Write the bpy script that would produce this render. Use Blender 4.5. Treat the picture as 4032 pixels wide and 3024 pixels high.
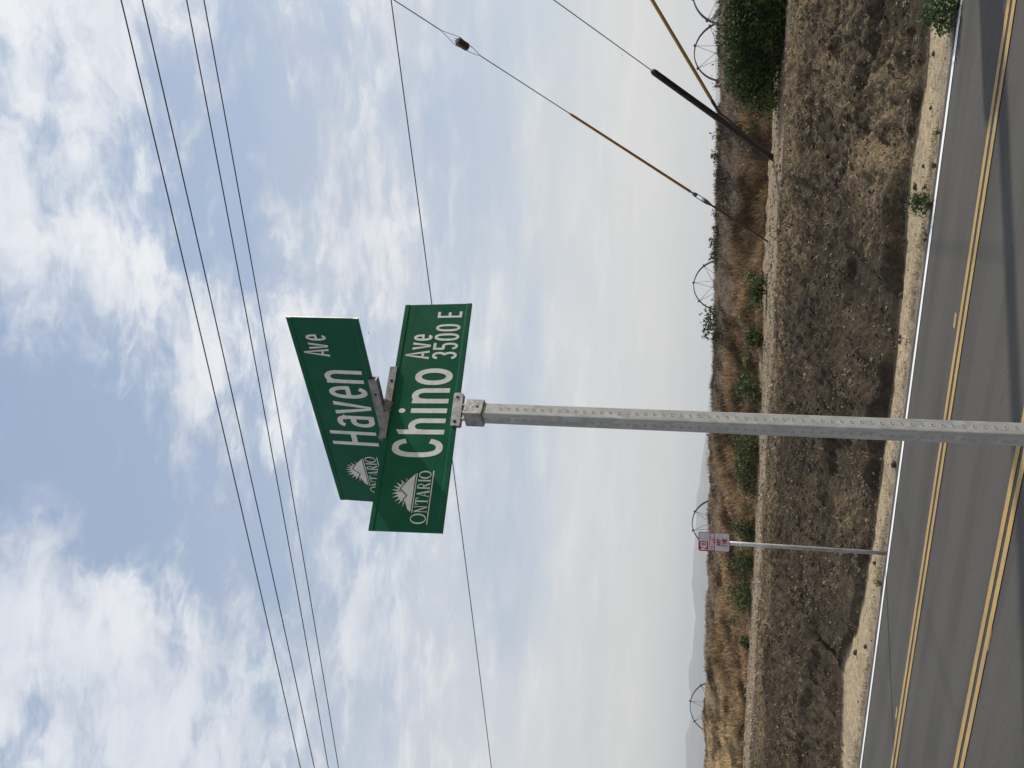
import bpy, math, random
import numpy as np
from mathutils import Matrix, Vector

for o in list(bpy.data.objects):
    bpy.data.objects.remove(o)
scene = bpy.context.scene
col = scene.collection
rng = np.random.default_rng(7)
random.seed(7)

# ------------------------------------------------------------------ camera
# The photograph lies on its side (the phone was held upright), so image-left is world-up.
# World: x along the road, y across it away from the camera, z up, road surface z = 0.
FPX, EYE = 3300.0, 2.5
YAW = math.radians(25.565)
PITCH = math.atan(796.0 / FPX)
ROLL = 0.0225
_F0 = np.array([-math.sin(YAW), math.cos(YAW), 0]); _R = np.array([math.cos(YAW), math.sin(YAW), 0])
_Z = np.array([0, 0, 1.0])
CF = _F0 * math.cos(PITCH) + _Z * math.sin(PITCH)
_U = _Z * math.cos(PITCH) - _F0 * math.sin(PITCH)
CX = -(_U * math.cos(ROLL) - _R * math.sin(ROLL))
CY = _R * math.cos(ROLL) + _U * math.sin(ROLL)
CP = np.array([0, 0, EYE])
cam_d = bpy.data.cameras.new('camera')
cam = bpy.data.objects.new('camera', cam_d); col.objects.link(cam)
m = Matrix.Identity(4)
for i, ax in enumerate((CX, CY, -CF)):
    for j in range(3):
        m[j][i] = ax[j]
m[2][3] = EYE
cam.matrix_world = m
cam_d.sensor_fit = 'HORIZONTAL'; cam_d.sensor_width = 36.0
cam_d.lens = FPX / 4032.0 * 36.0
cam_d.clip_start = 0.05; cam_d.clip_end = 60000
scene.camera = cam
scene.render.resolution_x = 1024; scene.render.resolution_y = 768

def ray(px, py):
    return CX * (px - 2016) / FPX - CY * (py - 1512) / FPX + CF
def at_z(px, py, z):
    r = ray(px, py); return CP + r * ((z - EYE) / r[2])
def at_y(px, py, y):
    r = ray(px, py); return CP + r * (y / r[1])
def at_t(px, py, t):
    return CP + ray(px, py) * t

# ------------------------------------------------------------------ light
SUN_AZ = np.array([0.805, 0.593]); SUN_EL = math.radians(36.5)
SUN_DIR = Vector((SUN_AZ[0] * math.cos(SUN_EL), SUN_AZ[1] * math.cos(SUN_EL), math.sin(SUN_EL)))
sd = bpy.data.lights.new('sun', 'SUN'); sd.energy = 4.3; sd.angle = math.radians(0.75); sd.color = (1.0, 0.94, 0.85)
sun = bpy.data.objects.new('sun', sd); col.objects.link(sun)
sun.rotation_euler = SUN_DIR.to_track_quat('Z', 'Y').to_euler()
scene.view_settings.view_transform = 'Standard'; scene.view_settings.look = 'None'
scene.view_settings.exposure = 0.0; scene.view_settings.gamma = 1.0

class NT:
    """tiny node-tree helper"""
    def __init__(s, tree):
        s.t = tree; s.n = tree.nodes; s.l = tree.links
    def node(s, typ, **kw):
        nd = s.n.new(typ)
        for k, v in kw.items():
            setattr(nd, k, v)
        return nd
    def put(s, sock, v):
        if hasattr(v, 'is_output') or hasattr(v, 'links'):
            s.l.new(v, sock)
        else:
            sock.default_value = v
    def math(s, op, a, b=None, c=None, clamp=False):
        nd = s.node('ShaderNodeMath', operation=op, use_clamp=clamp)
        s.put(nd.inputs[0], a)
        if b is not None: s.put(nd.inputs[1], b)
        if c is not None: s.put(nd.inputs[2], c)
        return nd.outputs[0]
    def vmath(s, op, a, b=None, out=0):
        nd = s.node('ShaderNodeVectorMath', operation=op)
        s.put(nd.inputs[0], a)
        if b is not None: s.put(nd.inputs[1], b)
        return nd.outputs[out]
    def scale(s, a, f):
        nd = s.node('ShaderNodeVectorMath', operation='SCALE')
        s.put(nd.inputs[0], a); s.put(nd.inputs['Scale'], f); return nd.outputs[0]
    def noise(s, vec, scale, detail=5, rough=0.55, dist=0.0, out=0):
        nd = s.node('ShaderNodeTexNoise')
        s.l.new(vec, nd.inputs['Vector'])
        nd.inputs['Scale'].default_value = scale; nd.inputs['Detail'].default_value = detail
        nd.inputs['Roughness'].default_value = rough; nd.inputs['Distortion'].default_value = dist
        return nd.outputs[out]
    def rng(s, v, a, b, c=0.0, d=1.0, smooth=True):
        nd = s.node('ShaderNodeMapRange', interpolation_type='SMOOTHSTEP' if smooth else 'LINEAR')
        s.put(nd.inputs[0], v)
        for i, q in enumerate((a, b, c, d)):
            nd.inputs[i + 1].default_value = q
        return nd.outputs[0]
    def mix(s, f, a, b, blend='MIX'):
        nd = s.node('ShaderNodeMix', data_type='RGBA', blend_type=blend)
        s.put(nd.inputs[0], f)
        for sock, v in ((nd.inputs[6], a), (nd.inputs[7], b)):
            if isinstance(v, (tuple, list)): v = (*v[:3], 1.0)
            s.put(sock, v)
        return nd.outputs[2]

# ------------------------------------------------------------------ sky
world = bpy.data.worlds.new('World'); scene.world = world; world.use_nodes = True
wn = NT(world.node_tree); wn.n.clear()
wo = wn.node('ShaderNodeOutputWorld'); bg = wn.node('ShaderNodeBackground')
wn.l.new(bg.outputs[0], wo.inputs[0]); bg.inputs[1].default_value = 0.1
sky = wn.node('ShaderNodeTexSky', sky_type='NISHITA', sun_disc=False)
sky.sun_elevation = SUN_EL
sky.sun_rotation = math.atan2(SUN_AZ[0], SUN_AZ[1])
sky.air_density = 1.0; sky.dust_density = 1.5; sky.ozone_density = 1.0
tc = wn.node('ShaderNodeTexCoord')
d = wn.vmath('NORMALIZE', tc.outputs['Generated'])
sep = wn.node('ShaderNodeSeparateXYZ'); wn.l.new(d, sep.inputs[0])
dz = wn.math('MAXIMUM', sep.outputs[2], 0.0)
inv = wn.math('DIVIDE', 1.0, wn.math('ADD', dz, 0.16))
flat = wn.scale(d, inv)                                  # cloud deck plane
cmb = wn.node('ShaderNodeCombineXYZ'); sf = wn.node('ShaderNodeSeparateXYZ'); wn.l.new(flat, sf.inputs[0])
# the deck is drawn out along the wind
ca, sa = math.cos(math.radians(25)), math.sin(math.radians(25))
wu = wn.math('ADD', wn.math('MULTIPLY', sf.outputs[0], ca), wn.math('MULTIPLY', sf.outputs[1], sa))
wv = wn.math('SUBTRACT', wn.math('MULTIPLY', sf.outputs[1], ca), wn.math('MULTIPLY', sf.outputs[0], sa))
wn.l.new(wn.math('MULTIPLY', wu, 0.72), cmb.inputs[0]); wn.l.new(wv, cmb.inputs[1])
pl = cmb.outputs[0]
warpn = wn.noise(pl, 4.0, 4, 0.55, out=1)
warp = wn.scale(wn.vmath('SUBTRACT', warpn, (0.5, 0.5, 0.5)), 0.20)
plw = wn.vmath('ADD', pl, warp)
n1 = wn.noise(plw, 3.4, 10, 0.62, 0.0)
n2 = wn.noise(plw, 11.0, 8, 0.64, 0.0)
n3 = wn.noise(pl, 1.4, 3, 0.5)
n4 = wn.noise(plw, 5.0, 6, 0.58)
finew = wn.rng(dz, 0.12, 0.40)                              # far off the small puffs melt together
dens = wn.math('ADD', wn.math('MULTIPLY', n1, 0.70), wn.math('MULTIPLY', wn.math('MULTIPLY', wn.math('SUBTRACT', n2, 0.5), 0.78), finew))
dens = wn.math('ADD', dens, 0.12)
# broad breaks and banks in the cloud as they stand in the photographed part of the sky
dwn = wn.noise(d, 5.0, 5, 0.6, out=1)
dw = wn.vmath('NORMALIZE', wn.vmath('ADD', d, wn.scale(wn.vmath('SUBTRACT', dwn, (0.5, 0.5, 0.5)), 0.20)))
CAPS = [(450, 1740, 6.5, -0.15), (330, 1600, 5.0, -0.06), (90, 1420, 6.0, -0.10), (810, 600, 5.0, -0.16), (900, 1000, 4.5, -0.14), (980, 100, 5.0, -0.16),
        (1180, 480, 6.0, -0.10), (690, 2080, 4.5, -0.16), (800, 2350, 4.0, -0.16), (1020, 2200, 6.0, -0.08), (230, 2000, 5.0, -0.08), (1060, 1750, 5.0, -0.06), (450, 2000, 4.0, -0.10),
        (790, 1520, 6.0, 0.14), (560, 1330, 6.5, 0.05), (330, 2560, 9.0, 0.16), (560, 2330, 5.5, 0.12), (60, 2180, 6.0, 0.10),
        (200, 380, 13.0, 0.15), (480, 250, 6.0, 0.08), (1300, 1150, 4.0, 0.10), (1460, 80, 5.0, 0.10), (1500, 600, 5.0, 0.07), (1030, 2750, 5.0, 0.10),
        (1330, 2250, 4.0, 0.10), (1250, 2600, 5.0, 0.05)]
for px, py, rad, wgt in CAPS:
    r = ray(px, py); r = r / np.linalg.norm(r)
    dt = wn.vmath('DOT_PRODUCT', dw, tuple(r), out=1)
    dens = wn.math('ADD', dens, wn.rng(dt, math.cos(math.radians(rad * 1.5)), 1.0, 0.0, wgt * (0.66 if wgt < 0 else 0.62)))
low = wn.rng(dz, 0.60, 0.18)                                # towards the horizon the deck closes into thin even layers
els = wn.vmath('MULTIPLY', d, (1.6, 1.6, 9.0))
lay = wn.noise(els, 1.7, 6, 0.52, 0.25)
cover = wn.rng(dens, 0.355, 0.575)
cover = wn.mix(wn.math('MULTIPLY', low, 0.75), cover, wn.rng(lay, 0.30, 0.52))
thick = wn.rng(wn.math('ADD', dens, wn.math('MULTIPLY', wn.math('SUBTRACT', n4, 0.5), 0.25)), 0.44, 0.68)
shade = wn.rng(wn.math('ADD', wn.math('MULTIPLY', n3, 0.55), wn.math('MULTIPLY', n4, 0.45)), 0.38, 0.60)
white = wn.mix(thick, (6.2, 6.8, 7.8), (9.3, 9.4, 9.5))
grey = wn.mix(thick, (5.3, 5.9, 7.0), (7.4, 7.8, 8.5))
cloud = wn.mix(shade, grey, white)
veil = wn.mix(0.62, sky.outputs[0], (4.3, 5.6, 7.9))
allsky = wn.mix(wn.math('MULTIPLY', cover, 0.92), veil, cloud)
haze_f = wn.math('POWER', wn.math('SUBTRACT', 1.0, wn.math('MINIMUM', wn.math('MULTIPLY', dz, 1.3), 1.0)), 1.9)
stv = wn.node('ShaderNodeCombineXYZ'); wn.l.new(wn.math('MULTIPLY', wu, 0.30), stv.inputs[0]); wn.l.new(wv, stv.inputs[1])
band = wn.noise(stv.outputs[0], 1.5, 5, 0.55, 0.3)
hz = wn.mix(wn.rng(wn.math('ADD', wn.math('MULTIPLY', band, 0.3), wn.math('MULTIPLY', lay, 0.7)), 0.40, 0.60), (6.2, 6.7, 7.1), (7.9, 7.85, 7.5))
warm = wn.rng(dz, 0.30, 0.02)
hz = wn.mix(wn.math('MULTIPLY', warm, 0.85), hz, (8.6, 8.2, 7.1))
allsky = wn.mix(wn.math('MULTIPLY', haze_f, 0.92), allsky, hz)
wn.l.new(allsky, bg.inputs[0])

# ------------------------------------------------------------------ helpers
def mat(name, base=(0.5, 0.5, 0.5), rough=0.8, metal=0.0, spec=0.3):
    mt = bpy.data.materials.new(name); mt.use_nodes = True
    nt = NT(mt.node_tree)
    b = next(n for n in nt.n if n.type == 'BSDF_PRINCIPLED')
    b.inputs['Base Color'].default_value = (*base, 1); b.inputs['Roughness'].default_value = rough
    b.inputs['Metallic'].default_value = metal; b.inputs['Specular IOR Level'].default_value = spec
    return mt, nt, b
def wear(name, c1, c2, scale=8, rough=0.7, metal=0.0, bump=0.0, bscale=60, lo=0.4, hi=0.65, spec=0.3, coord='Object', stretch=(1, 1, 1)):
    """two-tone noise material"""
    mt, nt, b = mat(name, c1, rough, metal, spec)
    t = nt.node('ShaderNodeTexCoord')
    v = nt.vmath('MULTIPLY', t.outputs[coord], stretch)
    f = nt.rng(nt.noise(v, scale, 6, 0.6), lo, hi)
    nt.l.new(nt.mix(f, c1, c2), b.inputs['Base Color'])
    nt.l.new(nt.rng(nt.noise(v, scale * 2.3, 4), 0.3, 0.7, max(rough - 0.12, 0.05), min(rough + 0.12, 1)), b.inputs['Roughness'])
    if bump:
        bn = nt.node('ShaderNodeBump'); bn.inputs['Strength'].default_value = bump; bn.inputs['Distance'].default_value = 0.004
        nt.l.new(nt.noise(v, bscale, 4), bn.inputs['Height']); nt.l.new(bn.outputs[0], b.inputs['Normal'])
    return mt
def attr_mat(name, rough=0.85, trans=0.0, var=0.25, scale=30):
    """colour from the 'Col' attribute with some fine variation"""
    mt, nt, b = mat(name, rough=rough, spec=0.15)
    a = nt.node('ShaderNodeVertexColor', layer_name='Col')
    t = nt.node('ShaderNodeTexCoord')
    f = nt.rng(nt.noise(t.outputs['Object'], scale, 4), 0.3, 0.7, 1 - var, 1 + var)
    c = nt.scale(a.outputs[0], f)
    nt.l.new(c, b.inputs['Base Color'])
    if trans:
        tr = nt.node('ShaderNodeBsdfTranslucent'); nt.l.new(c, tr.inputs[0])
        mx = nt.node('ShaderNodeMixShader'); mx.inputs[0].default_value = trans
        out = next(n for n in nt.n if n.type == 'OUTPUT_MATERIAL')
        nt.l.new(b.outputs[0], mx.inputs[1]); nt.l.new(tr.outputs[0], mx.inputs[2]); nt.l.new(mx.outputs[0], out.inputs[0])
    return mt

class MB:
    """collects polygons, builds one mesh"""
    def __init__(s): s.v = []; s.f = []; s.mi = []
    def add(s, verts, faces, mi=0):
        o = len(s.v); s.v += [tuple(map(float, p)) for p in verts]
        s.f += [tuple(i + o for i in f) for f in faces]; s.mi += [mi] * len(faces)
    def box(s, c, sx, sy, sz, ax=None, mi=0):
        ax = np.eye(3) if ax is None else np.asarray(ax)
        c = np.asarray(c, float); vs = []
        for i in (-1, 1):
            for j in (-1, 1):
                for k in (-1, 1):
                    vs.append(c + ax[0] * i * sx / 2 + ax[1] * j * sy / 2 + ax[2] * k * sz / 2)
        s.add(vs, [(0, 1, 3, 2), (4, 6, 7, 5), (0, 4, 5, 1), (2, 3, 7, 6), (0, 2, 6, 4), (1, 5, 7, 3)], mi)
    def tube(s, pts, rad, n=8, mi=0, cap=True):
        pts = [np.asarray(p, float) for p in pts]
        rad = [rad] * len(pts) if np.isscalar(rad) else rad
        vs = []; prev = None
        for i, p in enumerate(pts):
            t = pts[min(i + 1, len(pts) - 1)] - pts[max(i - 1, 0)]; t = t / (np.linalg.norm(t) + 1e-12)
            if prev is None:
                a = np.cross(t, [0, 0, 1.0])
                if np.linalg.norm(a) < 1e-3: a = np.cross(t, [1.0, 0, 0])
            else:
                a = prev - t * (prev @ t)
            a = a / np.linalg.norm(a); prev = a; b = np.cross(t, a)
            for k in range(n):
                th = 2 * math.pi * k / n
                vs.append(p + (a * math.cos(th) + b * math.sin(th)) * rad[i])
        fs = [(i * n + k, i * n + (k + 1) % n, (i + 1) * n + (k + 1) % n, (i + 1) * n + k) for i in range(len(pts) - 1) for k in range(n)]
        if cap: fs += [tuple(reversed(range(n))), tuple((len(pts) - 1) * n + k for k in range(n))]
        s.add(vs, fs, mi)
    def prism(s, poly, o, ax, depth, mi=0):
        """polygon in (ax0, ax1) plane extruded along ax2 by depth"""
        n = len(poly); o = np.asarray(o, float)
        a = [o + ax[0] * p[0] + ax[1] * p[1] for p in poly]; b = [p + ax[2] * depth for p in a]
        s.add(a + b, [tuple(reversed(range(n))), tuple(range(n, 2 * n))] + [(i, (i + 1) % n, n + (i + 1) % n, n + i) for i in range(n)], mi)
    def build(s, name, mats, parent=None, smooth=False, origin=None):
        me = bpy.data.meshes.new(name)
        vs = s.v
        if origin is not None:
            vs = [(p[0] - origin[0], p[1] - origin[1], p[2] - origin[2]) for p in vs]
        me.from_pydata(vs, [], s.f)
        for mt in (mats if isinstance(mats, (list, tuple)) else [mats]): me.materials.append(mt)
        me.polygons.foreach_set('material_index', s.mi)
        if smooth: me.polygons.foreach_set('use_smooth', [True] * len(s.f))
        me.update()
        return link(name, me, parent, origin)
def link(name, me, parent=None, origin=None):
    o = bpy.data.objects.new(name, me); col.objects.link(o)
    if origin is not None: o.location = origin
    if parent is not None: o.parent = parent; o.matrix_parent_inverse = Matrix.Translation(parent.location).inverted() if origin is None else Matrix.Translation(parent.location).inverted()
    return o
def tag(o, label=None, cat=None, group=None, kind=None):
    if label: o['label'] = label
    if cat: o['category'] = cat
    if group: o['group'] = group
    if kind: o['kind'] = kind
    return o
def empty(name, loc, label, cat, group=None):
    o = bpy.data.objects.new(name, None); o.empty_display_size = 0.1; col.objects.link(o); o.location = loc
    return tag(o, label, cat, group)
def np_mesh(name, V, F, mats, cols=None, smooth=False, parent=None, origin=None):
    """V (n,3), F (m,k) arrays -> object with optional per-vertex colour"""
    me = bpy.data.meshes.new(name); n, (mm, k) = len(V), F.shape
    V = np.asarray(V, np.float32)
    if origin is not None: V = V - np.asarray(origin, np.float32)
    me.vertices.add(n); me.vertices.foreach_set('co', V.ravel())
    me.loops.add(mm * k); me.loops.foreach_set('vertex_index', F.astype(np.int32).ravel())
    me.polygons.add(mm); me.polygons.foreach_set('loop_start', np.arange(0, mm * k, k, dtype=np.int32))
    me.polygons.foreach_set('loop_total', np.full(mm, k, np.int32))
    if smooth: me.polygons.foreach_set('use_smooth', np.ones(mm, bool))
    me.materials.append(mats)
    me.update(calc_edges=True)
    if cols is not None:
        ca_ = me.color_attributes.new('Col', 'FLOAT_COLOR', 'POINT')
        ca_.data.foreach_set('color', np.c_[cols, np.ones(n)].astype(np.float32).ravel())
    return link(name, me, parent, origin)

# value noise in numpy
_tab = np.random.default_rng(3).random((256, 256)).astype(np.float32)
def vnoise(x, y):
    xi = np.floor(x).astype(int); yi = np.floor(y).astype(int); fx = x - xi; fy = y - yi
    fx = fx * fx * (3 - 2 * fx); fy = fy * fy * (3 - 2 * fy)
    g = lambda i, j: _tab[i & 255, j & 255]
    return (g(xi, yi) * (1 - fx) + g(xi + 1, yi) * fx) * (1 - fy) + (g(xi, yi + 1) * (1 - fx) + g(xi + 1, yi + 1) * fx) * fy
def fbm(x, y, f, oct=4, rough=0.5, ox=0.0):
    s = 0; a = 1; t = 0
    for i in range(oct):
        s = s + a * vnoise(x * f + 17.3 * i + ox, y * f + 9.1 * i + ox * 0.7); t += a; a *= rough; f *= 2.03
    return s / t
def sstep(a, b, x):
    t = np.clip((x - a) / (b - a), 0, 1); return t * t * (3 - 2 * t)

# ------------------------------------------------------------------ ground
ROAD_FAR, ROAD_NEAR = 10.95, 2.75
WHITE_Y, YEL1_Y, YEL2_Y = 10.745, 8.965, 6.805
def sand_edge(x):
    e = np.interp(x, [-40, -20, -15, -13.5, -12.6, -11.7, -10.3, -8.7, -7.7, -6.6, -5.5, -4.6, -3.66, -3.0, -2.3, -1.5, -0.77, 2, 6],
                  [12.0, 12.1, 12.0, 12.1, 12.6, 12.9, 12.2, 12.0, 11.9, 12.0, 11.84, 11.95, 12.07, 12.35, 12.33, 12.05, 12.3, 12.2, 12.2])
    return e + (fbm(x, x * 0 + 3.1, 1.7, 3) - 0.5) * 0.25
def field_z(x):
    return 0.95 + 0.011 * np.clip(x, -60, 20)
PY = [14.0, 15.5, 17.0, 18.3, 19.3, 20.5, 24.3, 24.9, 26.0, 27.8, 29.0, 29.7, 30.6, 32.5, 36]
def base_z(x, y):
    se = sand_edge(x)
    sh_ = 1.7 * sstep(-15, -7, x)
    z = np.interp(y - sh_ * np.interp(y, [21.0, 24.3, 26.6, 29.2], [0, 1, 1, 0]), PY, [0.43, 0.63, 0.82, 0.95, 1.03, 1.05, 1.05, 1.10, 1.52, 2.08, 2.40, 2.54, 2.46, 1.2, 0.95])
    ramp = 0.04 + (0.08 + 0.15 * sstep(-9.5, -6.5, x)) * sstep(0.25, 0.55, fbm(x, x * 0 + 7.7, 0.9, 3)) + 0.27 * np.clip((y - se) / (14.0 - se), 0, 1)
    z = np.where(y < 14.0, ramp * sstep(se, se + 0.09, y), z)
    z = np.where(y > 31.5, z * (1 - sstep(31.5, 35, y)) + field_z(x) * sstep(31.5, 35, y), z)
    z = np.where(y < 11.3, z * 0, z)
    return z
def base_hit(px, py):
    yy = np.arange(11.2, 24.0, 0.01); r = ray(px, py); X = r[0] * yy / r[1]; k = np.nonzero(EYE + r[2] * yy / r[1] <= base_z(X, yy))[0]
    return (X[k[0]], yy[k[0]]) if len(k) else (X[-1], yy[-1])
RUTS = [([(3127, 2398), (3168, 2425), (3178, 2502), (3214, 2512), (3239, 2548), (3285, 2594), (3326, 2627)], 0.10, 0.27), ([(3062, 2345), (3082, 2375)], 0.05, 0.10),
        ([(3368, 465), (3412, 501), (3466, 545), (3513, 584)], 0.055, 0.11), ([(3310, 527), (3357, 581), (3357, 640), (3330, 690)], 0.05, 0.09),
        ([(3045, 2925), (3081, 2980)], 0.08, 0.12), ([(3203, 2905), (3239, 2995)], 0.07, 0.12), ([(3190, 1920), (3235, 1990)], 0.06, 0.10), ([(3300, 1150), (3340, 1230), (3330, 1290)], 0.05, 0.08),
        ([(3420, 700), (3440, 745)], 0.05, 0.10), ([(3180, 330), (3240, 380), (3255, 420)], 0.05, 0.10), ([(3140, 2060), (3185, 2120), (3230, 2150)], 0.05, 0.09)]
RUTS = [([base_hit(*q) for q in pts], w, dep) for pts, w, dep in RUTS]
def ruts(x, y):
    """washed-out runnels and cracks cutting across the dark soil"""
    h = 0
    wob = (fbm(x, y, 2.6, 3, ox=4.4) - 0.5) * 0.22
    for (pts, w, dep) in RUTS:
        dmin = np.full(np.shape(x), 9.0)
        for (ax_, ay_), (bx_, by_) in zip(pts[:-1], pts[1:]):
            t = np.clip(((x - ax_) * (bx_ - ax_) + (y - ay_) * (by_ - ay_)) / ((bx_ - ax_) ** 2 + (by_ - ay_) ** 2 + 1e-9), 0, 1)
            dmin = np.minimum(dmin, np.hypot(x - ax_ - t * (bx_ - ax_) + wob, y - ay_ - t * (by_ - ay_)))
        h = h - dep * np.exp(-(dmin / w) ** 2)
    return h
def rough_z(x, y):
    se = sand_edge(x)
    mound = sstep(se + 0.05, se + 0.5, y) * (1 - sstep(19.0, 20.3, y))
    bank = sstep(24.6, 25.6, y) * (1 - sstep(32, 36, y))
    track = sstep(19.3, 20.3, y) * (1 - sstep(24.3, 25.0, y))
    sand = sstep(11.0, 11.1, y) * (1 - sstep(se - 0.1, se + 0.05, y))
    lum = np.abs(fbm(x, y, 2.1, 4, 0.55, ox=8.0) - 0.5) * 2
    crumb = 0.35 + 0.65 * sstep(0.42, 0.60, fbm(x, y, 0.6, 3, ox=27) + 0.10 * sstep(-12, -3, x))
    rid = 1 - np.abs(fbm(x, y * 1.15, 4.2, 2, 0.5, ox=19) - 0.5) * 4
    h = mound * ((fbm(x, y, 0.55, 3) - 0.5) * 0.34 + (0.35 - lum) * 0.14 + crumb * ((fbm(x, y, 6.0, 3, 0.62) - 0.5) * 0.20 + np.clip(rid, -0.5, 1) * 0.055 + (vnoise(x * 13, y * 13) - 0.5) * 0.045) + ruts(x, y))
    h = h + bank * ((fbm(x, y, 0.7, 3, ox=2) - 0.5) * 0.26 + (fbm(x, y, 4.0, 3, ox=5) - 0.5) * 0.14)
    h = h + track * ((fbm(x, y * 2, 0.8, 3, ox=3) - 0.5) * 0.08 + (fbm(x, y, 7.0, 2, ox=3) - 0.5) * 0.03)
    h = h + sand * ((fbm(x, y * 2, 1.5, 3, ox=6) - 0.5) * 0.03 + (fbm(x, y, 11.0, 2, ox=1) - 0.5) * 0.018)
    return h
def ground_z(x, y):
    x = np.asarray(x, float); y = np.asarray(y, float)
    return base_z(x, y) + rough_z(x, y)
def gz(x, y):
    return float(ground_z(np.array([x]), np.array([y]))[0])
def axis(parts):
    a = np.concatenate([np.arange(p, q, s) for p, q, s in parts]); return a
def grow(start, end, s0, g):
    out = []; p = start; s = s0; sg = 1 if end > start else -1
    while (end - p) * sg > 0:
        p += s * sg; s *= g; out.append(p)
    return np.array(out)
xs_f = axis([(-20, 3.0, 0.05), (3.0, 8.0, 0.25)]); xs_l = axis([(-46, -20, 0.085)])
xs = np.unique(np.concatenate([grow(-46, -15000, 0.4, 1.35)[::-1], xs_l, xs_f, grow(8.0, 12000, 0.5, 1.35)]))
ys_f = axis([(10.4, 11.3, 0.15), (11.3, 19.5, 0.04), (19.5, 25, 0.09), (25, 31, 0.08), (31, 37, 0.3)])
ys = np.unique(np.concatenate([grow(10.4, -7000, 0.5, 1.4)[::-1], ys_f, grow(37, 13500, 0.6, 1.25)]))
GX, GY = np.meshgrid(xs, ys, indexing='ij')
GZ = ground_z(GX, GY)
GZ = np.where((GY < 11.0) & (GY > ROAD_NEAR - 0.1), -0.06, GZ)
GZ = np.where(GY <= ROAD_NEAR - 0.1, 0.0, GZ)
GZ = np.where((GY >= 10.99) & (GY < 11.1), np.minimum(GZ, -0.012), GZ)
nx, ny = GX.shape
idx = np.arange(nx * ny).reshape(nx, ny)
GF = np.stack([idx[:-1, :-1], idx[1:, :-1], idx[1:, 1:], idx[:-1, 1:]], -1).reshape(-1, 4)
# soil colours: pale sand, dark spoil, straw litter, reddish bank earth
se = sand_edge(GX)
c_sand = np.array([0.385, 0.305, 0.195]); c_dark = np.array([0.050, 0.038, 0.0255]); c_straw = np.array([0.18, 0.136, 0.083])
c_track = np.array([0.255, 0.20, 0.135]); c_bank = np.array([0.14, 0.088, 0.050]); c_crest = np.array([0.155, 0.12, 0.085]); c_field = np.array([0.22, 0.17, 0.11])
def lerp(a, b, t): return a * (1 - t[..., None]) + b * t[..., None]
C_ = np.broadcast_to(c_sand, GX.shape + (3,)).copy()
C_ = lerp(C_, np.array([0.29, 0.228, 0.155]), sstep(0.50, 0.7, fbm(GX, GY, 2.3, 4, 0.6)) * 0.6)
gw = 1 - sstep(0.0, 0.5, GY - 10.95 + (fbm(GX, GY, 2.5, 3) - 0.5) * 0.5)
C_ = lerp(C_, np.array([0.22, 0.18, 0.145]), gw * 0.75)                      # gravelly strip beside the asphalt
mnd_shade = sstep(-0.02, 0.05, GY - se - 0.02 + 0.23 * sstep(-12.5, -8, GX) * (0.55 + 0.9 * fbm(GX, GY, 1.9, 3, ox=57)))  # mound soil, plus the ledge's shadow on the sand painted in as dark colour
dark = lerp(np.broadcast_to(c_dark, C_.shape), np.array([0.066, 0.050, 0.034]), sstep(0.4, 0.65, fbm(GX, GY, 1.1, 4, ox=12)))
def straw_mask(x, y, raw=False):
    p = fbm(x, y, 0.42, 3, 0.5, ox=21)
    crest = np.exp(-((y - 18.9) / 0.85) ** 2)
    e2 = np.exp(-((y - sand_edge(x) - 1.0) / 0.55) ** 2)
    fine = 0.5 + ((fbm(x, y * 1.2, 6.0, 4, 0.62, ox=31) - 0.5) + (fbm(x, y, 1.6, 3, 0.6, ox=37) - 0.5) * 0.7) * 1.25
    right = sstep(-14, -3, x)
    big = np.clip(0.33 + crest * 0.62 + e2 * 0.20 * right + (p - 0.5) * 1.3 - 0.26 * (1 - right) * (1 - crest), 0, 1.1)
    return big if raw else sstep(0.60, 0.72, fine * 0.66 + big * 0.47)
sm = straw_mask(GX, GY)
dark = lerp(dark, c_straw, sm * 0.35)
C_ = lerp(C_, dark, mnd_shade)
C_ = lerp(C_, c_track * (0.8 + 0.4 * fbm(GX, GY * 3, 1.2, 4))[..., None], sstep(0.25, 0.75, sstep(19.8, 22.6, GY) * 0.70 + (fbm(GX, GY, 1.1, 4, 0.6, ox=15) - 0.35) * 0.9 * sstep(18.8, 19.8, GY)))
bk = lerp(np.broadcast_to(c_bank, C_.shape), np.array([0.30, 0.21, 0.12]), np.maximum(0.25 * sstep(0.5, 0.65, fbm(GX, GY, 0.8, 4, ox=41)), sstep(-24, -32, GX)))
C_ = lerp(C_, bk, sstep(24.4, 24.9, GY - 1.7 * sstep(-15, -7, GX) + (fbm(GX, GY, 1.0, 3) - 0.5) * 0.6))
C_ = lerp(C_, np.broadcast_to(c_crest, C_.shape), sstep(27.7, 28.3, GY + (fbm(GX, GY, 0.5, 3, ox=44) - 0.5) * 1.2) * (1 - 0.6 * sstep(-24, -32, GX)))
C_ = lerp(C_, np.broadcast_to(c_field, C_.shape), sstep(31, 33, GY))
m_ground, nt, b = mat('soil', rough=0.95, spec=0.1)
a = nt.node('ShaderNodeVertexColor', layer_name='Col'); t = nt.node('ShaderNodeTexCoord')
v = t.outputs['Object']
ma = nt.node('ShaderNodeVertexColor', layer_name='Mask'); ms = nt.node('ShaderNodeSeparateColor'); nt.l.new(ma.outputs[0], ms.inputs[0])
vst = nt.vmath('MULTIPLY', v, (0.75, 1.0, 1.0))
lump = nt.math('ADD', nt.math('MULTIPLY', nt.noise(vst, 8.5, 5, 0.66, 0.4), 0.65), nt.math('MULTIPLY', nt.noise(vst, 21.0, 3, 0.6), 0.35))
sf_ = nt.rng(nt.math('ADD', lump, nt.math('MULTIPLY', nt.math('SUBTRACT', ms.outputs[0], 0.5), 0.30)), 0.522, 0.605)
sf_ = nt.math('MULTIPLY', sf_, ms.outputs[1])
sc_ = nt.mix(nt.noise(v, 14.0, 3), (0.13, 0.096, 0.057), (0.26, 0.198, 0.118))
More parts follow.
